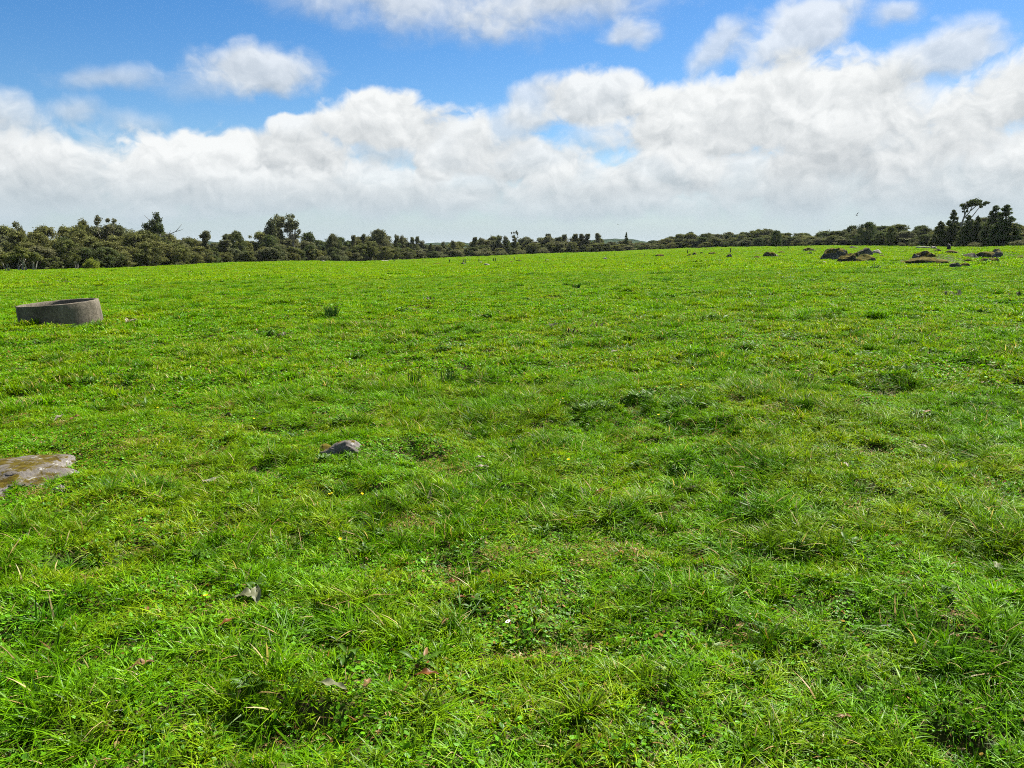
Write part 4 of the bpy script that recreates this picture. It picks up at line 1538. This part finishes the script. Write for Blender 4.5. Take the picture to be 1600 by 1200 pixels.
# middle sward
mid_p = []
for i in range(3):
    mid_p.append(patch('p', [blades(rs, 260, .36, .028, .5, .018, 1.0, 2, straw=.06), clovers(rs, 80, .36, .006, .024, .024), flakes(rs, 2, .34, .03, .02)]))
for i in range(4):
    mid_p.append(patch('p', [blades(rs, 300, .34, .042, .5, .019, 1.0, 2, straw=.03), clovers(rs, 40, .36, .008, .03, .024)]))
for i in range(3):
    mid_p.append(patch('p', [tuft(rs, 220, .20, .080, .5, .020, 1.0, 3, straw=.03)]))
x, y = wedge(17, 54, 9.5, 43, rs)
P2 = field_points(x, y, rs, 3, 4, 3, 1.0)
for p_ in mid_p:
    a_ = p_.data.attributes['bv']
    b_ = np.zeros(len(a_.data), np.float32)
    a_.data.foreach_get('value', b_)
    a_.data.foreach_set('value', .16 + .76 * b_)
scatter('grass', mid_p, P2, 'bright green pasture grass across the middle of the field')
# far sward
far_p = []
for i in range(3):
    far_p.append(patch('p', [blades(rs, 420, 1.1, .045, .5, .050, .9, 2, straw=.01)]))
for i in range(3):
    far_p.append(patch('p', [blades(rs, 440, 1.1, .060, .5, .052, .9, 2, straw=.02)]))
for i in range(2):
    far_p.append(patch('p', [blades(rs, 340, .8, .105, .5, .052, .9, 2, straw=.02)]))
x, y = wedge(50, 285, .95, 42, rs)
r = np.hypot(x, y)
keep = (r < np.interp(np.arctan2(x, y), _azs, R_S) + 6) & (rs.random(len(r)) < np.clip(150 / r, .35, 1))
x, y = x[keep], y[keep]
P3 = field_points(x, y, rs, 3, 3, 2, 1.0)
P3['tint'] *= .55
k = np.clip(np.hypot(P3['x'], P3['y']) / 150, 1, 1.8)
P3['sx'] *= k
for p_ in far_p:
    a_ = p_.data.attributes['bv']
    b_ = np.zeros(len(a_.data), np.float32)
    a_.data.foreach_get('value', b_)
    a_.data.foreach_set('value', .34 + .58 * b_)
scatter('grass', far_p, P3, 'bright green pasture grass of the far field below the bush')

# ------------------------------------------------------------------ weeds, fallen leaves, flowers
def leaf_strip(mb, base, direction, length, width, rise, curl, a=.5, rows=7, ruffle=.12, rs=None, fold=.18):
    """one broad leaf as a folded, ruffled strip"""
    rs = rs or random.Random(1)
    bx, by, bz = base
    dx, dy = math.cos(direction), math.sin(direction)
    sx, sy = -dy, dx
    vs, fs = [], []
    ph = rs.random() * 6
    for i in range(rows + 1):
        t = i / rows
        ang = rise - curl * t
        d = length * t * (1 - .12 * abs(curl) * t)
        cx = bx + dx * d * math.cos(rise * .6)
        cy = by + dy * d * math.cos(rise * .6)
        cz = bz + length * (math.sin(rise) * t - .5 * curl * t * t * .9)
        w = width * .5 * (math.sin(math.pi * min(1, (t * .93 + .05))) ** .7) * (1 - .25 * t)
        for k in (-1, -.5, 0, .5, 1):
            zz = cz + abs(k) * w * fold * 2 + ruffle * w * math.sin(ph + t * 11 + k * 2.2) * abs(k)
            vs.append((cx + sx * w * k, cy + sy * w * k, zz))
    for i in range(rows):
        for k in range(4):
            fs.append((i * 5 + k, i * 5 + k + 1, (i + 1) * 5 + k + 1, (i + 1) * 5 + k))
    mb.add(vs, fs, a)


LEAVES = {}


def weed_leaf(mat, k):
    if (mat, k) not in LEAVES:
        rs = random.Random(k * 7 + 3)
        mb = MB()
        leaf_strip(mb, (0, 0, 0), 0.0, 1.0, rs.uniform(.24, .40), rs.uniform(.25, .75), rs.uniform(.3, 1.1), rs.random(), 6, rs=rs)
        LEAVES[mat, k] = mb.mesh('leaf', [M[mat]])
    return LEAVES[mat, k]


def dock_plant(name, px, py, label, size=.12, mat='dock', n=9, dead=2, seed=0, up=.7, group=None, cat='plant'):
    rs = random.Random(seed)
    x, y, z = ground_at(px, py)
    e = obj(name, None, None, (x, y, z))
    tag(e, label, cat, group)
    far = size > .15
    count = int(n * (2.6 if far else 2.0))
    for i in range(count):
        L = size * rs.uniform(.4, .85) * .8
        a, q = rs.random() * 6.28, size * (.55 if far else .25) * math.sqrt(rs.random())
        m = mat if i >= dead else rs.choice(['rust', 'deadleaf'])
        if rs.random() < .15 and i >= dead:
            m = 'dock'
        obj('leaf', weed_leaf(m, rs.randrange(6)), e, (q * math.cos(a) * 1.4, q * math.sin(a), .03 + .025 * rs.random()),
            (rs.uniform(-.3, .3), rs.uniform(-.35, .15) - (up - .7), rs.random() * 6.28), (L, L, L))
    return e


def single_leaf(name, px, py, label, L, W, mat, direction, rise, curl, seed=0, lift=.03, group=None, fold=.25, ruffle=.3):
    rs = random.Random(seed)
    x, y, z = ground_at(px, py)
    mb = MB()
    L, W, lift = L * .8, W * .72, lift - .012
    leaf_strip(mb, (0, 0, 0), direction, L, W, rise, curl * 1.3, .5, 10, ruffle * 1.6, rs, fold)
    mb.tube([(-math.cos(direction) * L * .15, -math.sin(direction) * L * .15, -L * .03), (0, 0, .002)], [.0018, .0022], 5)
    o = obj(name, mb.mesh('fallen_leaf', [M[mat]]), None, (x, y, z + lift))
    tag(o, label, 'leaf', group)
    return o


# fallen and withered leaves seen lying in the grass
single_leaf('fallen_leaf', 368, 945, 'big crumpled grey-green leaf by the yellow flower in the left foreground', .15, .085, 'greydock', .25, .25, .5, 1, .05)
single_leaf('fallen_leaf', 402, 955, 'folded grey leaf standing right of the big crumpled one', .11, .07, 'greydock', 1.9, .7, .2, 2, .05, fold=.5)
single_leaf('fallen_leaf', 345, 990, 'rusty brown leaf strip below the big crumpled grey leaf', .10, .035, 'rust', .9, .3, .4, 3, .05)
single_leaf('fallen_leaf', 205, 1058, 'curled brown dead leaf in the lower left foreground', .12, .05, 'deadleaf', .6, .35, .6, 4, .05)
single_leaf('fallen_leaf', 930, 780, 'reddish-brown curled leaf in the centre of the field', .10, .06, 'rust', .5, .45, .5, 5, .05)
single_leaf('fallen_leaf', 915, 785, 'grey upright leaf beside the reddish-brown curled one', .10, .04, 'greydock', 2.0, .95, .2, 6, .04, fold=.5)
single_leaf('fallen_leaf', 700, 924, 'bright orange dead leaf right of centre foreground', .075, .055, 'rust', .2, .2, .2, 7, .06)
single_leaf('fallen_leaf', 670, 795, 'narrow grey withered leaf standing upright in the grass', .12, .045, 'paleleaf', 1.5, 1.2, .1, 8, .03, fold=.4)
single_leaf('fallen_leaf', 745, 737, 'pale curled dead leaf, lower of two near the middle', .12, .05, 'paleleaf', .15, .15, .3, 9, .05)
single_leaf('fallen_leaf', 745, 722, 'pale curled dead leaf, upper of two near the middle', .09, .04, 'paleleaf', .4, .15, .3, 10, .05)
single_leaf('fallen_leaf', 692, 720, 'brown dead leaf left of the pale pair', .10, .05, 'deadleaf', .8, .3, .5, 11, .04)
single_leaf('fallen_leaf', 500, 1085, 'long pale green leaf lying flat at the bottom left of centre', .15, .05, 'greydock', -.35, .15, .3, 12, .06)
single_leaf('fallen_leaf', 652, 1073, 'rust-red leaf cluster leaf at the bottom middle', .11, .045, 'rust', .15, .25, .5, 13, .06)
single_leaf('fallen_leaf', 570, 1090, 'small brown leaf right of the long pale one', .06, .04, 'deadleaf', 1.2, .5, .3, 14, .05)
single_leaf('fallen_leaf', 1450, 707, 'pale dead leaf curl at the right of the field', .10, .045, 'paleleaf', 2.5, .4, .5, 15, .05)
single_leaf('fallen_leaf', 1325, 737, 'pale dead leaf left of the right-hand leaf curl', .08, .035, 'paleleaf', 1.8, .5, .4, 16, .05)
single_leaf('fallen_leaf', 1265, 602, 'dark withered upright leaf far right of centre', .26, .11, 'darkleaf', 1.2, .7, .4, 17, .03, fold=.4)
single_leaf('fallen_leaf', 85, 660, 'pale tan dead leaf left of the dark one near the flat rock', .14, .07, 'paleleaf', 1.1, .6, .4, 18, .03)
single_leaf('fallen_leaf', 108, 660, 'tan dead leaf right of its pale neighbour above the flat rock', .14, .07, 'deadleaf', .7, .6, .4, 19, .03)
single_leaf('fallen_leaf', 205, 642, 'grey dead leaf in the dark weed left of the white-lichened stone', .17, .07, 'deadleaf', .3, .3, .5, 20, .05)
single_leaf('fallen_leaf', 1155, 990, 'pinkish dry leaf on the bare soil at lower right', .10, .05, 'deadleaf', .8, .3, .4, 21, .03)
single_leaf('fallen_leaf', 752, 902, 'brown dry leaf above the dark hollow in the centre foreground', .08, .05, 'deadleaf', 0, .2, .3, 22, .04)
single_leaf('fallen_leaf', 690, 988, 'pinkish curled leaf below the dark hollow', .06, .04, 'deadleaf', .9, .5, .4, 23, .05)
single_leaf('fallen_leaf', 345, 652, 'dark brown leaf clump in the left middle ground', .16, .10, 'darkleaf', .4, .3, .5, 24, .02)
single_leaf('fallen_leaf', 955, 553, 'tan dead leaf in the middle of the field', .22, .09, 'paleleaf', .6, .4, .5, 25, .03)
single_leaf('fallen_leaf', 1560, 905, 'pale green leaf at the right photo edge', .11, .05, 'greydock', 1.3, .5, .4, 26, .05)
single_leaf('fallen_leaf', 1305, 1140, 'tan leaf lying at the bottom right', .08, .03, 'deadleaf', .1, .2, .4, 27, .06)
single_leaf('fallen_leaf', 790, 868, 'dark brown leaf over the hollow in the centre', .07, .04, 'darkleaf', .3, .3, .3, 28, .04)

# leafy weeds
dock_plant('dock_plant', 595, 845, 'dock weed with pale upper leaf over a dark hollow, left of centre', .13, 'dock', 8, 0, 1)
dock_plant('dock_plant', 730, 950, 'dark dock weed in the hollow of the centre foreground', .13, 'dock', 8, 2, 2)
dock_plant('dock_plant', 400, 930, 'dock weed behind the big crumpled grey leaf', .12, 'dock', 7, 1, 3)
dock_plant('dock_plant', 660, 1050, 'dock weed with rusty leaves at the bottom middle', .13, 'dock', 7, 3, 4)
dock_plant('dock_plant', 540, 1040, 'dock weed with broad dark leaf at the lower left of centre', .12, 'dock', 6, 0, 5)
dock_plant('dock_plant', 1310, 603, 'dark dock weed right of the withered upright leaf', .24, 'dock', 8, 1, 6)
dock_plant('thistle_plant', 1415, 583, 'grey-green thistle rosette right of the dark dock', .20, 'thistle', 14, 0, 7)
dock_plant('thistle_plant', 915, 645, 'grey-green leafy weed mound in the centre', .19, 'thistle', 18, 0, 8)
dock_plant('thistle_plant', 935, 640, 'grey-green leafy weed just right of the centre mound', .17, 'thistle', 14, 0, 9)
dock_plant('thistle_plant', 1000, 625, 'dark leafy weed at the left of the long tussock in the centre', .19, 'dock', 14, 0, 10)
dock_plant('thistle_plant', 1060, 635, 'leafy weed in the middle of the long central tussock', .18, 'dock', 14, 0, 11)
dock_plant('thistle_plant', 1095, 640, 'dark leafy weed at the right end of the long central tussock', .18, 'dock', 12, 0, 12)
dock_plant('thistle_plant', 760, 498, 'grey leafy weed right of centre in the far grass', .28, 'thistle', 14, 1, 13)
dock_plant('dock_plant', 629, 487, 'dark leafy weed right of the rush clump', .30, 'dock', 12, 0, 14)
dock_plant('dock_plant', 668, 472, 'tall withered dock above and right of the dark weed', .30, 'darkleaf', 5, 1, 15, 1.2)
dock_plant('thistle_plant', 213, 640, 'dark weed with grey leaf in the left middle ground', .18, 'dock', 12, 2, 16)
dock_plant('thistle_plant', 145, 510, 'pale leafy weed at the right foot of the trough', .26, 'thistle', 14, 1, 17)
dock_plant('thistle_plant', 120, 514, 'leafy weed in front of the trough', .24, 'thistle', 12, 0, 18)
dock_plant('thistle_plant', 530, 665, 'dark weed patch above the white-lichened stone', .15, 'dock', 12, 0, 19)
dock_plant('thistle_plant', 505, 725, 'leafy weed below the mossy stone end', .13, 'dock', 10, 0, 20)
dock_plant('thistle_plant', 545, 722, 'pale leafy weed just below the white-lichened stone', .10, 'thistle', 10, 0, 21)
dock_plant('thistle_plant', 1440, 655, 'grey leafy weed in the grass at the right', .17, 'thistle', 12, 2, 22)
dock_plant('dock_plant', 1080, 772, 'dark withered weed right of the centre field', .10, 'darkleaf', 7, 0, 23)
dock_plant('thistle_plant', 860, 555, 'small grey weed above the centre', .20, 'thistle', 9, 1, 24)
dock_plant('dock_plant', 890, 523, 'withered dock leaves standing in the mid field', .22, 'darkleaf', 6, 1, 25, 1.2)
dock_plant('dock_plant', 932, 515, 'grey standing dock right of the withered one in the mid field', .22, 'greydock', 5, 1, 26, 1.2)
dock_plant('dock_plant', 865, 513, 'pale standing leaves left of the withered dock in the mid field', .18, 'paleleaf', 4, 0, 27, 1.2)
dock_plant('dock_plant', 1115, 500, 'dark low weed in the mid field right of centre', .30, 'dock', 12, 0, 28)
dock_plant('dock_plant', 1038, 480, 'small dark weed in the far grass right of centre', .28, 'dock', 9, 0, 29)
dock_plant('thistle_plant', 1367, 420, 'dark spiky weed in front of the low flat boulder', .42, 'dock', 10, 0, 30, 1.1)
dock_plant('thistle_plant', 1490, 464, 'pale standing thistle in the far right grass', .32, 'greydock', 6, 1, 31, 1.3)
dock_plant('dock_plant', 1590, 465, 'dark stalky weed at the far right grass', .3, 'darkleaf', 5, 1, 32, 1.2)
dock_plant('thistle_plant', 1315, 455, 'dark tuft of weed in the far right field', .3, 'dock', 9, 0, 33)
dock_plant('thistle_plant', 1232, 437, 'low grey weed patch in front of the boulders', .4, 'thistle', 12, 0, 34)
dock_plant('thistle_plant', 102, 442, 'pale grey weed in the far grass above the trough', .55, 'greydock', 12, 2, 35)
dock_plant('thistle_plant', 65, 443, 'small brownish weed left of the pale grey one above the trough', .45, 'deadleaf', 8, 2, 36)
dock_plant('thistle_plant', 236, 441, 'dark rushy weed in the far left grass', .5, 'dock', 10, 0, 37)
dock_plant('thistle_plant', 415, 525, 'dark weed in the grass below left of the rush clump', .26, 'dock', 9, 1, 38)
dock_plant('thistle_plant', 440, 528, 'broken dark weed right of its twin below the rush clump', .24, 'darkleaf', 7, 1, 39)
dock_plant('thistle_plant', 555, 509, 'pale dry weed between rush clump and centre', .24, 'paleleaf', 6, 0, 40)
dock_plant('thistle_plant', 718, 545, 'small grey weed left of the centre', .2, 'thistle', 9, 1, 41)
dock_plant('thistle_plant', 970, 548, 'pale dry weed in the middle of the field', .2, 'thistle', 8, 2, 42)
dock_plant('thistle_plant', 1540, 490, 'low weed patch near the right photo edge', .28, 'dock', 9, 0, 43)
dock_plant('thistle_plant', 1270, 440, 'small dark weed below the flat mossy rock', .35, 'dock', 8, 0, 44)
dock_plant('thistle_plant', 205, 505, 'pale dry tuft right of the trough', .24, 'paleleaf', 6, 2, 45)
dock_plant('dock_plant', 850, 840, 'broad-leaved weed in the centre foreground', .10, 'thistle', 9, 0, 46)
dock_plant('dock_plant', 830, 782, 'leafy weed below the pale leaf pair', .10, 'dock', 9, 0, 47)
dock_plant('dock_plant', 1540, 640, 'dark leafy weed near the right edge of the middle ground', .16, 'dock', 9, 0, 48)


for i, (px, py, sz) in enumerate(((880, 700, .12), (990, 735, .12), (455, 690, .13), (1330, 860, .10), (1250, 865, .10), (575, 872, .11), (395, 1085, .11), (745, 962, .11), (210, 762, .12),
                                  (640, 660, .16), (1545, 700, .14), (1170, 545, .22), (1350, 560, .20), (690, 548, .2), (745, 522, .22), (1235, 530, .22), (1450, 555, .2), (1095, 575, .2),
                                  (300, 600, .18), (140, 600, .18), (60, 540, .22), (820, 470, .28), (1010, 500, .25), (1200, 480, .28), (1420, 500, .26), (560, 560, .2), (330, 520, .24), (480, 470, .28),
                                  (1010, 905, .09), (310, 880, .10), (1480, 940, .09), (1180, 1060, .09))):
    dist = 'near' if py > 800 else 'middle' if py > 580 else 'far'
    side = 'left part' if px < 500 else 'centre' if px < 1050 else 'right part'
    dock_plant('dock_plant', px, py, 'low dark leafy weed in %s grass, %s of field' % (dist, side), sz, 'dock', 9, 1 if i % 3 == 0 else 0, 200 + i, group='low leafy weeds dotted over the field')
byl = {}
for o in list(bpy.data.objects):
    if o.get('group') == 'low leafy weeds dotted over the field':
        byl.setdefault(o['label'], []).append(o)
for lab, os_ in byl.items():
    os_.sort(key=lambda o: math.atan2(o.location.x, o.location.y))
    for k, o in enumerate(os_):
        if len(os_) > 1:
            o['label'] = lab + (', leftmost' if k == 0 else ', rightmost' if k == len(os_) - 1 else ', %s from left' % ['', 'second', 'third', 'fourth', 'fifth', 'sixth', 'seventh', 'eighth', 'ninth'][min(k, 8)])


def rush_clump(px, py, wpx, hpx, n, label, seed, spread=.35):
    rs = random.Random(seed)
    x, y, z = ground_at(px, py)
    r = math.hypot(x, y)
    W, H = wpx * r / F / 2, hpx * r / F
    mb = MB()
    for i in range(n):
        a = rs.random() * 6.28
        q = W * .6 * math.sqrt(rs.random())
        h = H * rs.uniform(.55, 1.1)
        l = spread * h * rs.random()
        b = rs.random() * 6.28 if spread < .2 else a
        p0 = (q * math.cos(a), q * math.sin(a), -.02)
        mb.tube([p0, (p0[0] + l * .4 * math.cos(b), p0[1] + l * .4 * math.sin(b), h * .6), (p0[0] + l * math.cos(b), p0[1] + l * math.sin(b), h)],
                [r * .00028 + .0015, r * .00025 + .001, .0006], 4, rs.random(), cap=False)
    o = obj('rush_clump', mb.mesh('rush', [M['rush']]), None, (x, y, z))
    tag(o, label, 'rush')


rush_clump(518, 495, 30, 20, 80, 'dark green spiky rush clump in the middle left field', 1, .7)
rush_clump(650, 602, 40, 24, 34, 'thin upright rush stems, left of two sparse patches', 2, .12)
rush_clump(702, 600, 50, 27, 46, 'thin upright rush stems, right of two sparse patches', 3, .12)
rush_clump(900, 452, 16, 9, 60, 'small dark rush tuft in the far middle grass', 4, .6)
rush_clump(1050, 466, 10, 5, 40, 'tiny dark rush tuft right of the far middle one', 5, .6)


def flower(px, py, label, mat='yellow', size=.011, seed=0, group=None):
    rs = random.Random(seed)
    x, y, z = ground_at(px, py + 6)
    e = obj('buttercup' if mat == 'yellow' else 'daisy', None, None, (x, y, z), (rs.uniform(-.5, .2), rs.uniform(-.4, .4), rs.random() * 6))
    tag(e, label, 'flower', group)
    h = rs.uniform(.07, .10)
    mb = MB()
    mb.tube([(0, 0, 0), (.005, 0, h * .6), (0, 0, h)], [.0014, .0012, .001], 5)
    obj('stem', mb.mesh('stem', [M['dock']]), e)
    n = 5 if mat == 'yellow' else 11
    for i in range(n):
        a = 6.283 * i / n
        p = MB()
        ca, sa = math.cos(a), math.sin(a)
        w = size * (.62 if n == 5 else .28)
        pts = []
        for t, ww, zz in ((0, .25, 0), (.4, .85, .18), (.8, 1, .42), (1.0, .55, .55)):
            for k in (-1, 0, 1):
                d = size * t
                pts.append((ca * d - sa * w * ww * k, sa * d + ca * w * ww * k, h + size * zz * (.8 if n == 5 else .2) - abs(k) * 0))
        p.add(pts, [(j * 3 + k, j * 3 + k + 1, j * 3 + k + 4, j * 3 + k + 3) for j in range(3) for k in range(2)], rs.random())
        obj('petal', p.mesh('petal', [M[mat]]), e)
    c = MB()
    c.tube([(0, 0, h), (0, 0, h + size * .3)], [size * .32, size * .2], 8)
    obj('centre', c.mesh('centre', [M['yellow']]), e)


for i, (px, py, lab) in enumerate(((324, 952, 'yellow buttercup beside the big crumpled grey leaf'), (561, 779, 'brightest yellow buttercup right of the foreground stones'),
                                   (509, 781, 'yellow buttercup, leftmost of the three below the stones'), (526, 782, 'small yellow buttercup in the middle of the three below the stones'),
                                   (535, 850, 'yellow buttercup left of the dock hollow'), (248, 645, 'yellow buttercup, left of two in the left middle ground'),
                                   (271, 642, 'yellow buttercup, right of two in the left middle ground'), (393, 659, 'yellow buttercup above the two foreground rocks'),
                                   (465, 615, 'yellow buttercup left of the rush stems'), (262, 605, 'far small buttercup at the left'), (878, 628, 'yellow buttercup left of the grey leafy mound'),
                                   (868, 632, 'second small buttercup left of the grey leafy mound'), (887, 726, 'yellow buttercup over a dark gap in the centre'),
                                   (1060, 608, 'small buttercup above the long central tussock'), (1118, 562, 'far small buttercup right of centre'), (1138, 566, 'far small buttercup right of its twin'),
                                   (1030, 655, 'small buttercup below the long central tussock'), (1170, 660, 'buttercup right of the long central tussock'), (1400, 590, 'buttercup on the thistle rosette'))):
    flower(px, py, lab, 'yellow', .010, i, 'buttercups scattered in the pasture')
flower(802, 988, 'single white daisy head in the centre foreground', 'white', .012, 99)

# ------------------------------------------------------------------ driftwood and logs
def log(px, py, wpx, label, seed, rad=.12):
    rs = random.Random(seed)
    x, y, z = ground_at(px, py)
    r = math.hypot(x, y)
    L = wpx * r / F
    mb = MB()
    n = 7
    pts = [(L * (i / (n - 1) - .5), .1 * rs.uniform(-1, 1), rad * (.8 + .3 * rs.uniform(-1, 1))) for i in range(n)]
    mb.tube(pts, [rad * (.6 + .4 * math.sin(3.1 * (i + .5) / n)) for i in range(n)], 8)
    o = obj('fallen_log', mb.mesh('log', [M['deadwood']]), None, (x, y, z), (0, 0, rs.uniform(-.3, .3)))
    tag(o, label, 'log')


log(1443, 388.5, 20, 'fallen grey log at the bush edge left of the stump', 1, .22)
log(1459, 389.5, 7, 'short pale log right of the fallen grey one', 2, .25)


def stump():
    x, y, z = ground_at(1482, 391)
    r = math.hypot(x, y)
    H = 8 * r / F
    mb = MB()
    mb.tube([(0, 0, -.2), (0, 0, .15), (.03, 0, H * .5), (0, .05, H * .9), (.02, 0, H)], [.38, .28, .24, .22, .17], 10)
    o = obj('tree_stump', mb.mesh('stump', [M['post']]), None, (x, y, z))
    tag(o, 'dark tree stump below the slim pointed conifer', 'stump')


stump()

# ------------------------------------------------------------------ birds
def bird(px, py, dist, span, mat, label, roll, yaw, flap):
    d = ray(px, py)
    d = d / np.linalg.norm(d) * dist
    bm = bmesh.new()
    # one continuous body: rings along the body from tail to beak
    rings = [(-.55, .03, .004, 0), (-.42, .085, .012, 0), (-.25, .05, .04, 0), (-.08, .085, .08, -.01), (.1, .095, .09, -.015), (.24, .065, .065, .0), (.33, .055, .055, .015), (.40, .025, .025, .01), (.47, .006, .006, 0)]
    S = 10
    vs = []
    for (yy, w, h, zc) in rings:
        vs.append([bm.verts.new((w * math.cos(2 * math.pi * k / S), yy, zc + h * math.sin(2 * math.pi * k / S))) for k in range(S)])
    for a, b in zip(vs[:-1], vs[1:]):
        for k in range(S):
            bm.faces.new((a[k], a[(k + 1) % S], b[(k + 1) % S], b[k]))
    bm.faces.new(vs[0][::-1])
    bm.faces.new(vs[-1])
    for s in (1, -1):
        secs = [(.07, .16, -.10, .03), (.35, .20, -.08, .022), (.65, .14, -.14, .014), (.9, .02, -.20, .008), (1.05, -.12, -.22, .004)]
        prev = None
        for (xx, yf, yb, th) in secs:
            z = math.sin(flap) * xx - .12 * xx * xx * (1 if flap > 0 else -1)
            X = xx * math.cos(flap) * s
            q = [bm.verts.new((X, yf, z + .01)), bm.verts.new((X, (yf + yb) / 2, z + .01 + th)), bm.verts.new((X, yb, z + .01)), bm.verts.new((X, (yf + yb) / 2, z + .01 - th))]
            if prev:
                for k in range(4):
                    bm.faces.new((prev[k], prev[(k + 1) % 4], q[(k + 1) % 4], q[k]))
            prev = q
        bm.faces.new(prev)
    bmesh.ops.recalc_face_normals(bm, faces=bm.faces[:])
    me = bpy.data.meshes.new('bird')
    bm.to_mesh(me)
    bm.free()
    me.materials.append(M[mat])
    o = obj('flying_bird', me, None, (d[0], d[1], EYE + d[2]), (.25, roll, yaw), (span / 2,) * 3)
    tag(o, label, 'bird')


bird(1338.5, 336.5, 55, .42, 'bird', 'dark bird with raised wings flying above the right-hand bush', .5, 2.2, .8)
bird(965.5, 350.5, 90, .5, 'birdpale', 'tiny pale bird gliding above the middle of the bush', .1, 1.2, .15)


# ------------------------------------------------------------------ air
def build_haze():
    m = bpy.data.materials.new('pale_air')
    m.use_nodes = True
    m.node_tree.nodes.clear()
    T = NT(m.node_tree)
    out = T.new('ShaderNodeOutputMaterial')
    v = T.new('ShaderNodeVolumePrincipled')
    v.inputs['Color'].default_value = (.80, .88, .97, 1)
    v.inputs['Density'].default_value = HAZE
    v.inputs['Anisotropy'].default_value = .2
    T.l.new(v.outputs[0], out.inputs['Volume'])
    bm = bmesh.new()
    bmesh.ops.create_cube(bm, size=1)
    me = bpy.data.meshes.new('haze')
    bm.to_mesh(me)
    bm.free()
    me.materials.append(m)
    lo, hi = -14.0, 21.0
    o = obj('haze', me, None, (0, 0, (lo + hi) / 2), None, (9000, 9000, hi - lo))
    tag(o, 'thin pale air softening the far bush and hills', 'haze', kind='stuff')


HAZE = .00004
build_haze()
